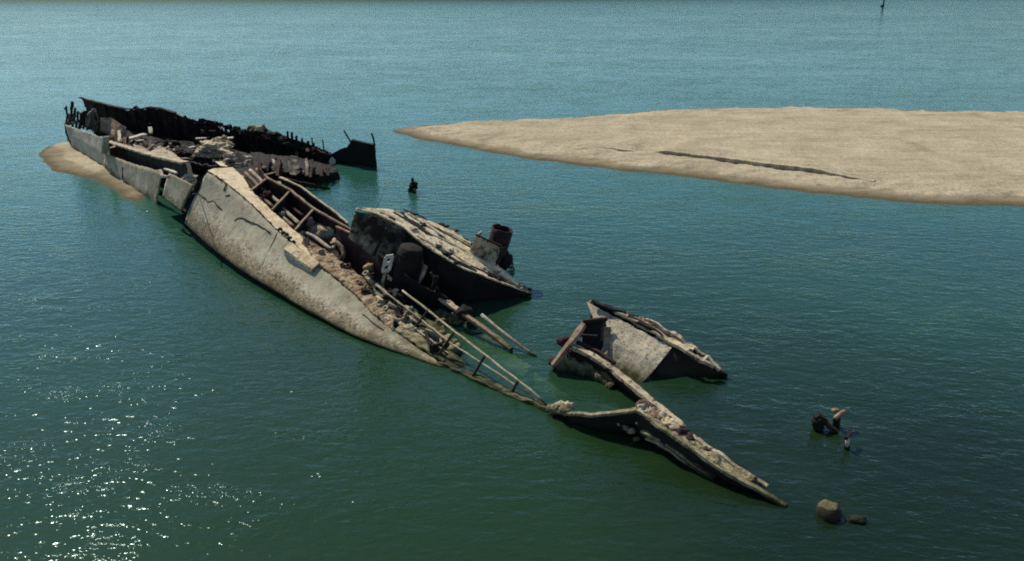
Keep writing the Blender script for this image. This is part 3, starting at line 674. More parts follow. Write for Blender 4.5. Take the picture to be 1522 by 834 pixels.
# ================================================================== STERN BLOCK
Ts = thing('stern_block_wreck', P(955, 568, 0), 'wedge-shaped wreck block with a sunlit crusted face and a shaded dark face', 'shipwreck')
f_tl, f_tr, f_br, f_bl = P(872, 449, 2.05), P(1000, 515, 1.05), P(955, 570, -.05), P(872, 548, -.05)
f_l = P(900, 530, .55)
surf([[f_tl, f_tr], [P(890, 500, 1.15), P(978, 543, .5)], [P(905, 552, -.05), f_br]], 60, 12, .06, 1., jag=(.12, 0, .1, 0), seed=60).build('crusted_face', M['barn'], Ts, thick=.08)
tip = P(1082, 556, .18)
surf([[f_tr, P(1040, 534, .65), tip], [f_br+Vector((.1, .1, -.3)), P(1010, 569, -.3), P(1078, 566, -.3)]], 40, 10, .04, 1., seed=61).build('shaded_face', M['darkrib'], Ts, thick=.08)  # dark steel colour paints the shade on this turned-away face
rt = [P(872, 448, 2.1), P(905, 460, 1.85), P(950, 486, 1.45), P(1000, 514, 1.1), P(1040, 534, .72), P(1082, 556, .22)]
rbk = [P(876, 446, 2.1), P(915, 457, 1.9), P(965, 474, 1.4), P(1012, 500, .9), P(1046, 526, .5), P(1078, 552, .1)]
surf([rt, rbk], 70, 8, .10, 1.8, jag=(.06, .3, .1, .1), holes=.28, hs=1.4, seed=62).build('top_plating', M['creamdirty'], Ts, thick=.1)
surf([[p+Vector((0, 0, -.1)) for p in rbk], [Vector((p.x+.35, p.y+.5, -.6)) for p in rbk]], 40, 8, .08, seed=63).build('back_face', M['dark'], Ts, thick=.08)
for i, (u0, v0, u1, v1, z0, z1, w, mt) in enumerate(((880, 449, 930, 466, 2.12, 1.8, .2, 'dark'), (915, 462, 965, 487, 1.85, 1.45, .22, 'cream'), (935, 470, 985, 500, 1.75, 1.3, .16, 'darkrib'), (965, 488, 1022, 522, 1.45, .95, .24, 'cream'), (958, 474, 1012, 503, 1.55, 1., .12, 'creamdirty'),
        (990, 504, 1030, 521, 1.2, .85, .16, 'cream'), (1022, 524, 1062, 546, .95, .5, .18, 'creamdirty'), (1044, 536, 1052, 530, .7, .8, .1, 'cream'), (1052, 530, 1070, 550, .8, .4, .1, 'cream'))):
    bar('deck_strake', [P(u0, v0, z0+.08), P(u1, v1, z1+.08)], w, .12, mt, Ts, wob=.10, seed=i+3, step=.2)
# dark doorway-like recess at the left end
rc = [P(868, 480, 1.7), P(902, 474, 1.75), P(905, 525, .6), P(866, 520, .6)]
dn = Vector((-.05, -.06, .02))
surf([[p+dn for p in rc[:2]], [rc[3]+dn, rc[2]+dn]], 14, 10, .03, seed=64).build('recess', M['dark'], Ts, thick=.04)
bar('recess_frame', [P(866, 477, 1.85), P(903, 474, 1.85)], .14, .14, 'darkrib', Ts, wob=.05)
bar('recess_frame', [P(903, 486, 1.55), P(902, 512, .9), P(897, 528, .6)], .30, .14, 'rustpale', Ts, wob=.06)
bar('recess_frame', [P(868, 482, 1.9), P(846, 512, 1.25), P(822, 543, .35)], .24, .2, 'rustpale', Ts, wob=.06)
bar('recess_frame', [P(856, 498, 1.3), P(888, 500, 1.4)], .1, .1, 'dark', Ts, wob=.03)
for i, (u, v, z, r, mt) in enumerate(((838, 508, 1.2, .28, 'rust'), (845, 516, 1., .28, 'rustpale'), (826, 538, .3, .3, 'darkrib'), (851, 525, .6, .3, 'darkrib'))):
    lump('crusted_lump', P(u, v, z), (r, r*.9, r*.8), mt, Ts, seed=140+i, rough=.5)
cw = [(828, 528, .75), (846, 535, .5), (862, 541, .42), (880, 552, .30), (896, 562, .25), (912, 574, .12)]
surf([[P(*p)+Vector((.25, .3, .0)) for p in cw], [P(*p) for p in cw], [Vector((P(*p).x-.1, P(*p).y-.15, -.4)) for p in cw]], 60, 8, .16, 2.4, jag=(.3, 0, .1, .1), holes=.42, hs=2.2, seed=69).build('crusted_low_wall', M['ridge'], Ts, thick=.1)
bm_ = [(848, 514, 1.15), (875, 526, .95), (905, 545, .8), (945, 577, .6), (990, 614, .5), (1015, 636, .45)]
bar('gunwale_beam', [P(*p) for p in bm_], .30, .16, 'creamdirty', Ts, wob=.05, seed=8, step=.25)
bar('gunwale_beam_edge', [P(u+9, v-5, z+.05) for u, v, z in bm_[:3]], .14, .14, 'rust', Ts, wob=.05, seed=8, step=.25)
surf([[P(u, v, z-.08)+Vector((-.03, -.12, 0)) for u, v, z in bm_], [P(u, v, z-.08)+Vector((.1, .1, -z-.3)) for u, v, z in bm_]], 50, 6, .05, seed=66).build('beam_web', M['dark'], Ts, thick=.06)
surf([[P(860, 540, -.08), P(930, 588, -.08), P(1000, 640, -.08), P(1060, 690, -.08)], [P(935, 570, -.15), P(985, 605, -.2), P(1040, 650, -.3), P(1090, 695, -.4)]], 40, 8, .08, 1., jag=(.2,)*4, seed=67).build('drowned_plating', M['moss'], Ts, thick=.06)

# ================================================================== STERN GUNWALE
Tg = thing('stern_gunwale_wreck', P(960, 650, 0), 'low curved gunwale rim with dark shell, tapering into the water towards the round drum', 'shipwreck')
g1 = [P(826, 611, .25), P(850, 615, .50), P(880, 617, .72), P(915, 614, .98), P(946, 609, 1.22)]
g2 = [P(946, 609, 1.22), P(985, 638, 1.10), P(1030, 668, .82), P(1080, 702, .52), P(1130, 730, .25), P(1168, 752, .02)]
bar('curved_rim', g1, .20, .10, 'ridge', Tg, wob=.04, step=.2)
bar('long_rim', g2, .16, .12, 'ridge', Tg, wob=.06, step=.2)
gl = resample(g1, 20)+resample(g2, 30)[1:]
surf([[p+Vector((0, -.02, -.06)) for p in gl], [Vector((p.x+.05, p.y+.15, p.z*.45)) for p in gl], [Vector((p.x+.2, p.y+.35, -.5)) for p in gl]], 80, 6, .07, 1.3, seed=70).build('shell_wall', M['dark'], Tg, thick=.07)
inn = [P(955, 606, 1.25), P(990, 622, 1.1), P(1040, 658, .8), P(1090, 692, .5), P(1140, 725, .25)]
bar('inner_rim', inn, .16, .14, 'creamdirty', Tg, wob=.08, seed=4, step=.2)
surf([resample(g2, 24)[:-3], resample(inn, 24)[:-3]], 60, 6, .12, 2., jag=(.05, .15, .1, .3), seed=71).build('rim_deck', M['ridge'], Tg, thick=.08)
led = [P(955, 640, .55), P(985, 655, .45), P(1015, 676, .32), P(1048, 700, .15), P(1062, 710, .05)]
bar('lit_ledge', led, .22, .10, 'ridge', Tg, wob=.08, seed=6, step=.2)
bar('lit_ledge', [p+Vector((.1, -.22, -.16)) for p in led[:4]], .12, .08, 'rail', Tg, wob=.08, seed=9, step=.2)
for i, (u, v, z, r, mt) in enumerate(((957, 605, 1.3, .22, 'rail'), (965, 612, 1.2, .24, 'creamdirty'), (975, 618, 1.15, .26, 'rustpale'), (985, 624, 1.1, .28, 'creamdirty'), (995, 630, 1.05, .28, 'cream'), (1004, 636, 1., .26, 'creamdirty'), (1012, 643, .95, .26, 'rust'), (1024, 652, .85, .22, 'rust'), (1045, 668, .7, .2, 'ridge'),
        (1105, 704, .4, .18, 'ridge'), (1116, 712, .35, .2, 'ridge'), (832, 605, .4, .26, 'rail'), (838, 603, .45, .2, 'creamdirty'), (845, 604, .5, .22, 'rail'), (824, 608, .25, .26, 'ridge'), (840, 610, .45, .24, 'ridge'), (930, 636, .4, .12, 'rail'), (938, 640, .35, .14, 'rail'), (946, 653, .12, .12, 'rail'), (950, 628, .65, .12, 'rail'), (920, 630, .4, .1, 'rail'))):
    lump('crusted_lump', P(u, v, z), (r, r*.9, r*.8), mt, Tg, seed=170+i, rough=.55)
surf([[Vector((p.x+.1, p.y+.1, -.12)) for p in gl], [Vector((p.x-.9, p.y-1.0, -.35)) for p in gl]], 50, 6, .08, 1., seed=72).build('drowned_shell_shade', M['dark'], Tg, thick=.06)  # sunken shell, near black, added to supply the rim's shadow and reflection
surf([[P(u, v, -.15) for u, v in ((1000, 640), (1060, 670), (1120, 705), (1190, 750))], [P(u, v, -.22) for u, v in ((1090, 610), (1160, 640), (1220, 690), (1300, 770))]], 40, 16, .15, .8, jag=(.3,)*4, seed=73).build('drowned_bottom', M['dark'], Tg, thick=.06)
ring('rim_ring', P(956, 604, 1.3), (-.5, -.7, .4), .26, .14, 'rustpale', Tg)

# ================================================================== BOW SECTION
Tb = thing('ship_bow_wreck', P(190, 290, 0), 'hull part aground by the small sandbar, pale side before a long black wall', 'shipwreck')
na, nb = (-43.6, 78.4), (-24.3, 55.6)
def NW(u, v, back=0.):
    return wall(u, v, (na[0]+.76*back, na[1]+.65*back), (nb[0]+.76*back, nb[1]+.65*back))
# near side plating: a low strake forward, then the broken-down part
t1 = [NW(98, 184, -.1), NW(112, 189, .1), NW(128, 194, .2), NW(142, 199, .3), (NW(159, 204, .4))]
b1 = [NW(108, 214, .0), NW(120, 220), NW(135, 230), NW(148, 241), NW(160, 254)]
surf([t1, [a.lerp(b, .5)-Vector((.76, .65, 0))*.12 for a, b in zip(t1, b1)], [p+Vector((0, 0, -.8)) for p in b1]], 50, 10, .05, .9, jag=(.35, 0, 0, 0), seed=80).build('bow_plating', M['grey'], Tb, smooth=True, thick=.08)
t2 = [NW(157, 228, .1), NW(180, 236, .25), NW(200, 243, .35), NW(222, 249, .4), NW(243, 254, .4)]
b2 = [NW(158, 252), NW(182, 280), NW(204, 300), NW(222, 314), NW(234, 322)]
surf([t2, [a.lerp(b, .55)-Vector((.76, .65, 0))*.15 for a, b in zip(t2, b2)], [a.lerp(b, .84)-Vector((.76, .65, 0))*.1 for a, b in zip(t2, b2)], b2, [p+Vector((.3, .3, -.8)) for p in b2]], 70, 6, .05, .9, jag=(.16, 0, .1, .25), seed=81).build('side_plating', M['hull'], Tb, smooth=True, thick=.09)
bar('torn_seam', [NW(182, 248, -.05), NW(183, 264, -.1), NW(186, 282, -.05)], .08, .08, 'dark', Tb, wob=.08, step=.2)
bar('strake_post', [NW(158, 203, .1), NW(157, 215, .05), NW(155, 228, .0)], .5, .14, 'grey', Tb, wob=.04)
surf([[NW(97, 186, .1), NW(99, 198, .05), NW(104, 210, 0)], [NW(97, 186, 2.4), NW(99, 198, 2.), NW(106, 211, 1.4)]], 10, 6, .03, seed=82).build('stem_plating', M['grey'], Tb, thick=.1)
bar('stem_bar', [NW(97.5, 183, 0), NW(99.5, 197, -.05), NW(106, 212, -.05)], .3, .2, 'darkrib', Tb, wob=.04)
# inside: deck ledge with a near-black sheet painting the shade of the gap beneath
l1 = [NW(160, 211, 1.0), NW(185, 218, 1.2), NW(212, 226, 1.3), NW(240, 234, 1.3), NW(275, 242, 1.0)]
bar('deck_ledge', l1, .55, .14, 'creamdirty', Tb, wob=.06, seed=2)
surf([[p+Vector((0, 0, -.1)) for p in l1], [p+Vector((.15, .1, -2.6)) for p in l1]], 50, 8, .1, seed=83).build('ledge_gap_shade', M['dark'], Tb, thick=.06)
FA, FB = (-45.5, 84.6), (-12.2, 69.6)
def FW(u, v, nearer=0.): return wall(u, v, (FA[0]-.41*nearer, FA[1]-.91*nearer), (FB[0]-.41*nearer, FB[1]-.91*nearer))
ftop = [(121, 145), (128, 147.5), (145, 152), (165, 157), (188, 162), (200, 162), (204, 157.5), (207, 162), (214, 162), (224, 159), (240, 161), (262, 168), (295, 179), (296, 174), (312, 178), (331, 182), (332, 187), (338, 183), (343, 184), (345, 190), (360, 195),
        (372, 195), (374, 190), (393, 190), (396, 196), (408, 199), (422, 201), (438, 206), (460, 214), (480, 221), (492, 226)]
fp = [FW(*p) for p in ftop]
def resamp_x(pts, n):
    out = []
    for i in range(n+1):
        t = i/n*(len(pts)-1); j = min(int(t), len(pts)-2); out.append(pts[j].lerp(pts[j+1], t-j))
    return out
fbse = [Vector((p.x+.25, p.y+.55, -.6)) for p in fp]
surf([fp, [a.lerp(b, .5) for a, b in zip(fp, fbse)], fbse], 150, 8, .06, 1.1, jag=(.22, 0, .35, .1), holes=.58, hs=.9, seed=84).build('far_wall', M['wallrust'], Tb, thick=.09)
bar('wall_top_rail', [p+Vector((-.05, -.12, .02)) for p in fp[:12]], .34, .12, 'dark', Tb, wob=.06)
bar('wall_top_rail', [FW(u, v, .25) for u, v in ((345, 193), (372, 200), (400, 208), (430, 216), (462, 223), (492, 230))], .3, .12, 'darkrib', Tb, wob=.06)
for i in range(24):
    u = 140+i*15; t = (u-121)/(492-121); j = min(range(len(ftop)), key=lambda q: abs(ftop[q][0]-u)); v = ftop[j][1]+4
    p = FW(u, v, .2); bar('wall_frame', [p, Vector((p.x+.1, p.y+.2, .2))], .14, .2, ('dark', 'darkrib')[i % 2], Tb, wob=.06, seed=i, step=.6)
for i, (u, v) in enumerate(((428, 203), (434, 204), (441, 208), (449, 211), (458, 214), (466, 217))):
    p = FW(u, v+5, .0); bar('top_bracket', [p, p+Vector((.05, 0, .8-.05*i))], .26, .16, 'dark', Tb, wob=.05, seed=i)
pb = [FW(u, v, -.5) for u, v in ((420, 203), (438, 208), (458, 214), (480, 221))]
surf([pb, [p+Vector((0, 0, -.7)) for p in pb]], 40, 3, .05, jag=(.25, 0, .1, .1), seed=85).build('lit_bulwark_strip', M['creamdirty'], Tb, thick=.06)
for u, v, u2, v2 in ((463.5, 205, 465, 223), (479.5, 207, 481.5, 224)):
    tube('stanchion', [FW(u2, v2), FW(u, v)], .06, 'dark', Tb)
for i, (u, v, r, mt) in enumerate(((378, 190, .45, 'mottle'), (388, 188, .4, 'creamdirty'), (362, 194, .35, 'dark'), (400, 197, .45, 'mottle'), (412, 199, .4, 'dark'), (352, 189, .3, 'dark'), (338, 186, .3, 'dark'), (369, 192, .3, 'darkrib'), (420, 203, .3, 'mottle'))):
    lump('wall_top_scrap', FW(u, v+3, .1), (r*1.3, r*.8, r*.8), mt, Tb, seed=200+i, rough=.6, flat=True)
# far end box
x0, x1 = (487, 230), (557, 214)
bx = [FW(487, 231), FW(497, 226), FW(507, 221), FW(516, 218), FW(523, 208), FW(535, 211), FW(557, 216)]
surf([bx, [Vector((p.x, p.y+.25, -.6)) for p in bx]], 40, 12, .04, jag=(.05, 0, 0, .04), seed=86).build('end_bulwark', M['dark'], Tb, thick=.1)
surf([[bx[-1], bx[-1]+Vector((-1.1, 1.6, -.2))], [Vector((bx[-1].x, bx[-1].y+.25, -.5)), Vector((bx[-1].x-1.1, bx[-1].y+1.8, -.5))]], 10, 10, .04, seed=87).build('end_bulwark_return', M['dark'], Tb, thick=.1)
bar('bulwark_cap', [p+Vector((0, -.03, .02)) for p in bx[4:]], .3, .1, 'dark', Tb, wob=.03)
tube('stanchion', [FW(521, 211), FW(514, 199), FW(511, 194)], .07, 'dark', Tb)
tube('stanchion', [FW(556.5, 217), FW(555.5, 207), FW(552, 198)], .08, 'dark', Tb)
# inner deck of the bow half
surf([[NW(150, 203, 1.6)+Vector((0, 0, -1.)), NW(200, 222, 1.9)+Vector((0, 0, -1.)), NW(260, 238, 1.8)+Vector((0, 0, -1.2)), P(340, 262, .7), P(410, 262, .1), P(480, 270, -.5)],
      [P(180, 200, 1.2), P(250, 214, 1.), P(320, 228, .9), P(380, 243, .4), P(430, 256, -.1), P(500, 264, -.5)],
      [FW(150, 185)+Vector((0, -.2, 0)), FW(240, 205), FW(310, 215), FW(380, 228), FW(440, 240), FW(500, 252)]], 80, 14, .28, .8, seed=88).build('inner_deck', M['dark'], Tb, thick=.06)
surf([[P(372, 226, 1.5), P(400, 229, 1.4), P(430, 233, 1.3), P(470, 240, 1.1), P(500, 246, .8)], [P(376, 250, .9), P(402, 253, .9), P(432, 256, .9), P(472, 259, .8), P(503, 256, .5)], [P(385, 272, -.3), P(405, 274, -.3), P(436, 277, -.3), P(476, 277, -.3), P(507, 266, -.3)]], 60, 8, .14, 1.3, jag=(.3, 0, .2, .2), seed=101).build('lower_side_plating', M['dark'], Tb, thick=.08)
# bow bulkhead, spikes
surf([[P(128, 170, 4.0), P(141, 158, 4.1), P(146, 176, 3.2)], [P(127, 194, 2.4), P(136, 196, 2.2), P(146, 198, 2.)]], 12, 12, .06, jag=(.2, .4, .1, .2), seed=89).build('bow_bulkhead', M['mottle'], Tb, thick=.08)
surf([[P(121, 166, 4.0), P(129, 163, 4.0)], [P(120, 188, 2.6), P(131, 194, 2.3)]], 8, 10, .06, jag=(.2, .4, .1, .2), seed=90).build('bow_bulkhead', M['dark'], Tb, thick=.08)
for i, (u0, v0, u1, v1, w) in enumerate(((99, 184, 98, 158, .16), (103, 186, 107, 152, .2), (101, 176, 96, 160, .12), (108, 188, 111, 161, .18), (113, 190, 116, 166, .16), (118, 191, 120, 168, .2), (105, 178, 113, 172, .2), (101, 184, 118, 180, .3), (100, 172, 112, 168, .16), (124, 192, 122, 172, .14))):
    bar('bent_frame', [NW(u0, v0, .3), NW((u0+u1)/2+1, (v0+v1)/2, .35), NW(u1, v1, .4)], w, w*.7, 'dark', Tb, wob=.10, seed=i)
plate('frame_web', [NW(100, 168, .5), NW(111, 164, .6), NW(113, 186, .5), NW(100, 184, .4)], 'dark', Tb, jag=.4, holes=.25, seed=93)
plate('frame_web', [NW(118, 172, .9), NW(127, 170, .9), NW(132, 196, .8), NW(116, 190, .7)], 'dark', Tb, jag=.4, holes=.3, seed=94)
# pale remnants standing inside
surf([[P(148, 174, 3.6), P(165, 174, 3.4), P(190, 190, 2.4)], [P(149, 196, 2.2), P(170, 205, 1.9), P(188, 205, 1.6)]], 22, 14, .08, jag=(.15, .2, .1, .2), seed=95).build('inner_bulkhead', M['rustpale'], Tb, thick=.07)
surf([[P(222, 226, 2.4), P(238, 217, 2.5), P(256, 226, 2.4), P(274, 240, 2.3)], [P(224, 231, 2.3), P(240, 236, 2.3), P(258, 239, 2.3), P(274, 243, 2.3)]], 26, 8, .05, jag=(.3, .05, .1, .1), seed=96).build('deck_remnant', M['creamdirty'], Tb, thick=.08)
surf([[P(197, 214, 2.3), P(214, 219, 2.35), P(224, 226, 2.4)], [P(198, 219, 2.3), P(212, 226, 2.3), P(224, 232, 2.3)]], 16, 6, .06, jag=(.2,)*4, seed=97).build('deck_remnant', M['rustpale'], Tb, thick=.08)
for i, (u0, v0, u1, v1, z0, z1, w, mt) in enumerate(((186, 205, 187, 214, 2.3, 1.9, .3, 'rustpale'), (177, 195, 178, 211, 2.4, 1.8, .25, 'wood'), (223, 189, 224, 198, 2.6, 2.2, .3, 'wood'), (165, 192, 166, 206, 2.4, 1.9, .22, 'rust'), (189, 214, 190, 203, 2.2, 2.8, .16, 'darkrib'),
        (268, 246, 268, 238, 2.2, 2.6, .3, 'pole'), (235, 232, 262, 236, 1.6, 1.6, .2, 'rustpale'), (245, 238, 254, 236, 1.9, 2., .14, 'pole'))):
    bar('broken_stanchion', [P(u0, v0, z0), P(u1, v1, z1)], w, w*.6, mt, Tb, wob=.06, seed=i)
surf([[P(426, 233, 2.0), P(434, 229, 2.0), P(447, 235, 1.8)], [P(428, 259, 1.0), P(438, 262, .9), P(447, 259, .9)]], 14, 14, .12, jag=(.3,)*4, holes=.3, hs=1.8, seed=98).build('pale_remnant', M['mottle'], Tb, thick=.08)
for i, (u0, v0, u1, v1, z, mt) in enumerate(((384, 232, 386, 254, 1.7, 'rust'), (398, 230, 396, 256, 1.7, 'darkrib'), (409, 236, 420, 241, 1.6, 'rustpale'), (414, 234, 412, 262, 1.6, 'rust'), (455, 236, 456, 262, 1.5, 'mottle'), (463, 238, 461, 264, 1.5, 'darkrib'), (474, 243, 478, 262, 1.3, 'rust'), (451, 254, 462, 258, 1., 'pole'), (486, 246, 487, 262, 1.2, 'darkrib'), (390, 250, 404, 246, 1.3, 'rustpale'))):
    bar('broken_frame', [P(u0, v0, z), P((u0+u1)/2+1, (v0+v1)/2, z*.8), P(u1, v1, z*.55)], .24, .12, mt, Tb, wob=.08, seed=i)
bar('broken_stanchion', [FW(441, 226, .5), FW(440, 240, .6), FW(438, 252, .7)], .3, .2, 'mottle', Tb, wob=.08)
lump('pale_scrap', FW(494, 241, .4), (.25, .2, .4), 'white', Tb, seed=3, flat=True)
for i, (u, v, r) in enumerate(((502, 258, .3), (511, 257, .25), (505, 252, .3), (457, 257, .4), (462, 252, .3))):
    lump('grey_scrap', FW(u, v, .6), (r, r, r), 'mottle', Tb, seed=220+i, rough=.7, flat=True)
surf([[P(414, 262, .9), P(440, 268, .7), P(470, 274, .45), P(492, 279, .1)], [P(425, 270, .4), P(445, 276, .2), P(470, 281, .1), P(490, 283, -.1)]], 30, 6, .06, jag=(.05, .1, .1, .1), seed=99).build('sunken_side_plate', M['darkrib'], Tb, thick=.08)
# heap where the two halves meet
for i, (u, v, z, r, mt) in enumerate(((281, 265, 2.75, .36, 'cream'), (318, 222, 2.3, 1.05, 'cream'), (329, 212, 2.6, .7, 'creamdirty'), (310, 226, 2.2, .7, 'creamdirty'), (350, 240, 3., .9, 'creamdirty'), (342, 233, 2.6, .6, 'rust'), (360, 247, 2.8, .6, 'creamdirty'), (300, 236, 1.7, .7, 'dark'), (272, 230, 1.6, .6, 'darkrib'), (254, 215, 1.5, .6, 'dark'))):
    lump('crusted_heap', P(u, v, z), (r*1.2, r, r*.7), mt, Tm if i in (0, 4, 6) else Tb, seed=240+i, rough=.55, flat=True, sub=4)
plate('fallen_plate', [P(320, 241, 3.6), P(329, 241, 3.7), P(352, 258, 3.75), P(344, 262, 3.7)], 'cream', Tm, thick=.1, seed=101, jag=.08)
plate('fallen_plate', [P(330, 228, 3.), P(345, 226, 3.), P(372, 240, 3.), P(366, 246, 2.9)], 'rustpale', Tm, thick=.1, seed=102, jag=.1)
bar('bent_frame', [P(326, 223, 3.1), P(345, 229, 3.1), P(360, 233, 3.), P(371, 240, 2.9)], .3, .2, 'creamdirty', Tm, wob=.1)
bar('bent_frame', [P(238, 254, 3.4), P(241, 262, 3.2), P(250, 263, 3.4)], .2, .16, 'pole', Tm, wob=.06)
bar('bent_frame', [P(245, 251, 3.6), P(262, 257, 3.7)], .2, .1, 'wood', Tm, wob=.04)

# ================================================================== LOOSE THINGS
def single(o, label, cat, group=None): return tag(o, label, cat, group)
def lbar(name, pts, w, h, mat, label, cat, group=None, **kw):
    o = sweep(MB(), fine(pts, .25), w, h, wob=kw.pop('wob', .03), seed=kw.pop('seed', 0)).build(name, mat, None, origin=pts[0]); return tag(o, label, cat, group)
def ltube(name, pts, r, mat, label, cat, group=None, **kw):
    o = sweep(MB(), fine(pts, .3), r, segs=9, wob=.015, **kw).build(name, mat, None, smooth=True, origin=pts[0]); return tag(o, label, cat, group)
lbar('plank', [P(190, 206.5, 2.5), P(216, 199.5, 2.6)], .55, .12, 'wood', 'white bleached plank lying inside the bow wreck below the black wall', 'plank', wob=.05)
lbar('plank', [P(291, 206, 1.9), P(307, 205.5, 1.9)], .35, .1, 'wood', 'short pale plank lying behind the crusted heap, upper of the two there', 'plank')
lbar('plank', [P(281, 220, 1.7), P(289, 218, 1.7)], .3, .1, 'wood', 'tiny pale plank lying left of the crusted heap inside the bow wreck', 'plank')
lbar('plank', [P(331, 206, 2.6), P(347, 205, 2.6)], .4, .12, 'wood', 'pale plank lying right of the crusted heap against the black wall', 'plank')
ltube('drainpipe', [P(716, 468, .95), P(740, 488, .62), P(770, 511, .32), P(797, 531, -.02)], .085, 'pole', 'long silvery pole slanting from the black deckhouse side into the water', 'pole', taper=.7)
# holed link plate on its stem
Tl = thing('link_plate', DK(566, 428, .3), 'whitish upright plate with two holes on a rusty stem, standing amid the machinery', 'metal plate')
lp = PN(576, 392, DK(566, 425, .3), Vector((.1, 1, 0)))
du, dv = Vector((.25, 0, .03)), Vector((.13, 0, .48))
W_, H_ = 9, 15; mb = MB(); V = []; F = []
for j in range(H_+1):
    for i in range(W_+1):
        x, y = i/W_*2-1, j/H_*2-1; V.append(lp+du*x*(1 if abs(y) < .85 else .75)+dv*y)
for j in range(H_):
    for i in range(W_):
        x, y = (i+.5)/W_*2-1, (j+.5)/H_*2-1
        if math.hypot(x/.5, (y-.42)/.24) < 1 or math.hypot(x/.5, (y+.42)/.24) < 1: continue
        F.append((j*(W_+1)+i, j*(W_+1)+i+1, (j+1)*(W_+1)+i+1, (j+1)*(W_+1)+i))
mb.add(V, F); mb.build('face', 'white', Tl, thick=.1)
bar('stem', [lp-dv, lp-dv*1.6+Vector((-.1, 0, -.2)), PN(570, 432, lp, Vector((.1, 1, 0)))], .16, .14, 'rustpale', Tl, wob=.04)
# boiler drum leaning in the dark
Tk = thing('boiler', P(607, 425, .8), 'big black boiler drum leaning in the shade under the corner of the deckhouse', 'boiler')
k0 = P(600, 430, .7); k1 = PN(612, 368, k0, Vector((.2, 1, 0))); ax = (k1-k0).normalized(); a_ = ax.orthogonal().normalized(); b_v = ax.cross(a_)
mb = MB(); sg = 24; prof = [(0, .55), (.0, .62), (.12, .66), (.5, .68), (.88, .66), (1., .6), (1.02, .5), (1.04, 0.02)]
for h_, r_ in prof:
    for s in range(sg): an = 6.2832*s/sg; mb.v.append(k0.lerp(k1, h_)+(a_*math.cos(an)+b_v*math.sin(an))*r_); mb.uv.append((0, 0))
for i in range(len(prof)-1):
    for s in range(sg): t = (s+1) % sg; mb.f.append((i*sg+s, i*sg+t, (i+1)*sg+t, (i+1)*sg+s))
mb.build('drum', M['dark'], Tk, smooth=True)
for h_ in (.15, .5, .85): ring('hoop', k0.lerp(k1, h_)-ax*.05, ax, .71, .1, 'dark', Tk, seg=24)
# broken post out in the open water
Tp = thing('broken_post', P(614, 285, 0), 'small dark broken post with a forked top, alone in open water behind the wreck', 'post')
p0 = P(614, 285, 0); n_y = Vector((0, 1, 0)); Q = lambda u, v: PN(u, v, p0, n_y)
bar('shaft', [Q(609, 287)+Vector((0, 0, -.4)), Q(612, 279), Q(614, 272), Q(613.2, 264.5)], .22, .2, 'dark', Tp, wob=.05, step=.15)
bar('prong', [Q(612, 279), Q(617, 275), Q(620.5, 271.5)], .24, .2, 'dark', Tp, wob=.05, step=.15)
lump('knot', Q(614.5, 276), (.3, .25, .25), 'dark', Tp, seed=2, rough=.6)
lump('pale_foot', Q(616, 284), (.16, .15, .35), 'grey', Tp, seed=4)
lump('dark_foot', Q(609.5, 284), (.16, .15, .35), 'dark', Tp, seed=5)
# wreckage cluster to the right
Tc = thing('drowned_winch', P(1240, 645, 0), 'dark weedy knot of drowned machinery with a short white post, right of the stern block', 'wreckage')
def C(u, v, z): return P(u, v, z)
lump('weedy_stump', C(1217, 629, .25), (.27, .25, .34), 'dark', Tc, seed=3, rough=.5)
bar('bent_arm', [C(1212, 622, .5), C(1218, 617, .6), C(1224, 624, .4), C(1234, 634, .2), C(1243, 640, .05)], .16, .14, 'darkrib', Tc, wob=.06, step=.15)
tube('pale_pipe', [C(1241, 622, .5), C(1248, 616, .62), C(1254, 611.5, .7), C(1257, 613, .6)], .085, 'rustpale', Tc, segs=10, step=.12)
bar('post_stub', [C(1243, 634, .0), C(1244, 622, .4)], .25, .22, 'dark', Tc, wob=.05, step=.15)
lump('mossy_knob', C(1242, 611, .65), (.16, .14, .1), 'ridge', Tc, seed=6)
tube('white_post', [C(1259, 663, .12), C(1260, 651, .48)], .075, 'white', Tc, segs=10)
tube('post_foot', [C(1258.5, 668, -.2), C(1259, 662, .16)], .11, 'dark', Tc, segs=10)
bar('short_arm', [C(1258, 652, .5), C(1264, 640, .5)], .12, .12, 'dark', Tc, wob=.04, step=.12)
lump('sunk_base', C(1248, 645, -.2), (1.7, 1.2, .18), 'dark', Tc, seed=7, rough=.5)
# drum and stump past the tail
Tdm = thing('mooring_drum', P(1232, 775, 0), 'round drum with a sunlit top and dark sides, standing out of the water past the tapering gunwale', 'drum')
dc = P(1231, 758, .17)
mb = MB(); sg = 28
axd = Vector((-.08, .16, .95)).normalized(); a_ = axd.orthogonal().normalized(); b_v = axd.cross(a_)
for h_, r_ in ((-.7, .40), (-.1, .40), (.04, .39), (.12, .34), (.18, .25), (.21, .13), (.215, .01)):
    for s in range(sg): an = 6.2832*s/sg; q = dc+axd*h_+(a_*math.cos(an)+b_v*math.sin(an))*r_; mb.v.append(q+Vector((1, 1, 1))*.05*noise.noise(q*4)); mb.uv.append((0, 0))
for i in range(6):
    for s in range(sg): t = (s+1) % sg; mb.f.append((i*sg+s, i*sg+t, (i+1)*sg+t, (i+1)*sg+s))
mb.build('drum', M['darkrib'], Tdm, smooth=True)
mc = MB()  # paler cap over a dark body paints sunlit top and shaded sides
for h_, r_ in ((.15, .325), (.17, .31), (.205, .245), (.230, .135), (.238, .01)):
    for s in range(sg): an = 6.2832*s/sg; q = dc+axd*(h_+.01*noise.noise(Vector((math.cos(an)*2, math.sin(an)*2, 1))))+(a_*math.cos(an)+b_v*math.sin(an))*r_; mc.v.append(q+Vector((1, 1, 1))*.05*noise.noise(q*4)); mc.uv.append((0, 0))
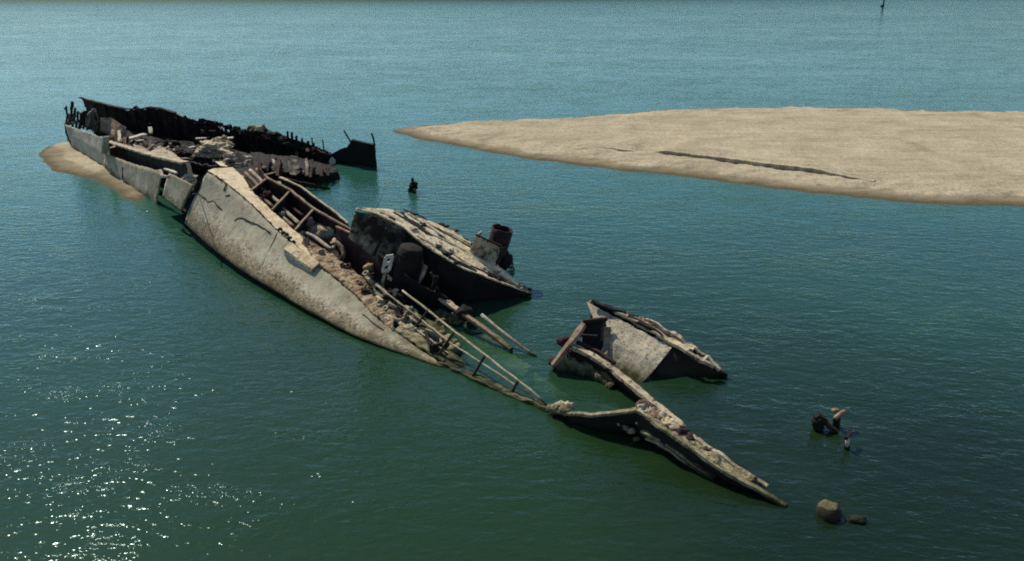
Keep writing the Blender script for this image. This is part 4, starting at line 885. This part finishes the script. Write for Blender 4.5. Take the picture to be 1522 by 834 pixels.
for i in range(4):
    for s in range(sg): t = (s+1) % sg; mc.f.append((i*sg+s, i*sg+t, (i+1)*sg+t, (i+1)*sg+s))
mc.build('lit_top_crust', M['litcap'], Tdm, smooth=True)
o = lump('stump', P(1273, 772, .03), (.30, .18, .12), 'darkrib', None, seed=8, rough=.5, origin=P(1273, 772, 0)); tag(o, 'low mossy stump just above the water beside the round drum', 'stump')
# distant channel marker
Tmk = thing('channel_marker', P(1312.5, 10, 0), 'tiny dark channel marker standing far off near the top of the river', 'marker')
p0 = P(1312.5, 10, 0)
tube('pole', [p0+Vector((0, 0, -1)), p0+Vector((0, 0, 4.2))], .28, 'dark', Tmk)
lump('float', p0+Vector((-.3, 0, .2)), (.75, .6, .5), 'dark', Tmk, seed=3, rough=.1)
lump('topmark', p0+Vector((0, 0, 3.6)), (.6, .6, .8), 'dark', Tmk, seed=4, rough=.1)
# loose scrap lying in the bow half and amidships
def scraps(n, pick, size, mats, name, label, cat, group, seed):
    r3 = random.Random(seed)
    for i in range(n):
        c = pick(r3); d = Vector((r3.uniform(-1, 1), r3.uniform(-1, 1), r3.uniform(-.25, .6))).normalized(); L = r3.uniform(*size)
        w = r3.uniform(.08, .26)
        o = sweep(MB(), fine([c-d*L, c+Vector((0, 0, r3.uniform(-.1, .1))), c+d*L], .25), w, w*r3.uniform(.25, .8), wob=.08, seed=i).build(name, r3.choice(mats), None, origin=c)
        tag(o, label, cat, group)
def pick_bow(r):
    u = r.uniform(170, 470); k = (u-170)/300; v = r.uniform(198+k*52, 218+k*46); return P(u, v, 1.7-k*1.2+r.uniform(-.1, .35))
scraps(60, pick_bow, (.25, .9), ['darkrib', 'dark', 'rust', 'dark', 'darkrib'], 'scrap_bar', 'dark twisted bar of scrap lying in the heap inside the bow wreck', 'scrap', 'scrap bars strewn inside the bow wreck', 5)
def pick_deck(r):
    u = r.uniform(165, 440); k = (u-165)/275; v = r.uniform(200+k*40, 222+k*40); return P(u, v, 1.9-k*1.2+r.uniform(-.1, .3))
scraps(70, pick_deck, (.2, .7), ['rustpale', 'rail', 'rust', 'darkrib', 'creamdirty', 'rust', 'grey'], 'scrap_strip', 'rusty or silt-pale strip of scrap lying on the littered deck of the bow wreck', 'scrap', 'scrap strips littering the bow deck', 15)
def pick_wall(r):
    u = r.uniform(150, 480); j = min(range(len(ftop)), key=lambda q: abs(ftop[q][0]-u)); p = FW(u, ftop[j][1]+6, .35); return Vector((p.x, p.y, r.uniform(.6, max(.8, p.z))))
scraps(40, pick_wall, (.3, .9), ['darkrib', 'rust', 'dark', 'rust'], 'hanging_scrap', 'dark broken beam end caught against the long black bow wall', 'scrap', 'beam ends caught on the bow wall', 16)
def pick_mid(r):
    k = r.random(); return DK(540+k*60+r.uniform(-6, 10), 415+k*55+r.uniform(-8, 8), r.uniform(.1, .4))
scraps(32, pick_mid, (.2, .6), ['darkrib', 'rust', 'rail', 'dark', 'ridge'], 'scrap_rod', 'short rusty rod lying among the broken machinery amidships', 'scrap', 'scrap rods strewn amidships', 6)

# ================================================================== LIGHT, AIR, CAMERA
SUN_EL, SUN_AZ = 47.0, 38.5                # height, and degrees to the left of the view
sd = Vector((-math.sin(R(SUN_AZ))*math.cos(R(SUN_EL)), math.cos(R(SUN_AZ))*math.cos(R(SUN_EL)), math.sin(R(SUN_EL))))
L = bpy.data.lights.new('sun', 'SUN'); L.energy = 5.0; L.angle = R(.53); L.color = (1., .92, .77)
lo_ = bpy.data.objects.new('sun', L); COL.objects.link(lo_); lo_.rotation_euler = sd.to_track_quat('Z', 'Y').to_euler(); lo_.location = (-40, 60, 60)
wd = bpy.data.worlds.new('World'); scene.world = wd; wd.use_nodes = True; nt = wd.node_tree; nt.nodes.clear(); k = N(nt)
sky = k.n('ShaderNodeTexSky', sky_type='NISHITA'); sky.sun_disc = False; sky.sun_elevation = R(SUN_EL); sky.sun_rotation = R(-SUN_AZ)
sky.air_density = 1.0; sky.dust_density = .3; sky.ozone_density = 3.2
bg = k.n('ShaderNodeBackground'); bg.inputs['Strength'].default_value = .11
k.l(sky.outputs[0], bg.inputs['Color']); k.l(bg.outputs[0], k.n('ShaderNodeOutputWorld').inputs['Surface'])
cam = bpy.data.cameras.new('camera'); cam.sensor_width = 36; cam.lens = 36*FOC/1522; cam.clip_start = .5; cam.clip_end = 6000
co = bpy.data.objects.new('camera', cam); COL.objects.link(co); co.location = EYE; co.rotation_euler = (R(90)-PITCH, 0, 0)
scene.camera = co
vs = scene.view_settings; vs.view_transform = 'Standard'; vs.look = 'None'; vs.exposure = .15; vs.gamma = 1; vs.use_curve_mapping = False
scene.render.engine = 'CYCLES'; cy = scene.cycles
cy.max_bounces = 6; cy.diffuse_bounces = 2; cy.glossy_bounces = 3; cy.transparent_max_bounces = 12; cy.transmission_bounces = 2
cy.use_denoising = True; cy.denoiser = 'OPENIMAGEDENOISE'; cy.denoising_prefilter = 'NONE'; cy.pixel_filter_type = 'BLACKMAN_HARRIS'; cy.filter_width = 1.9; cy.sample_clamp_direct = 7; cy.sample_clamp_indirect = 4
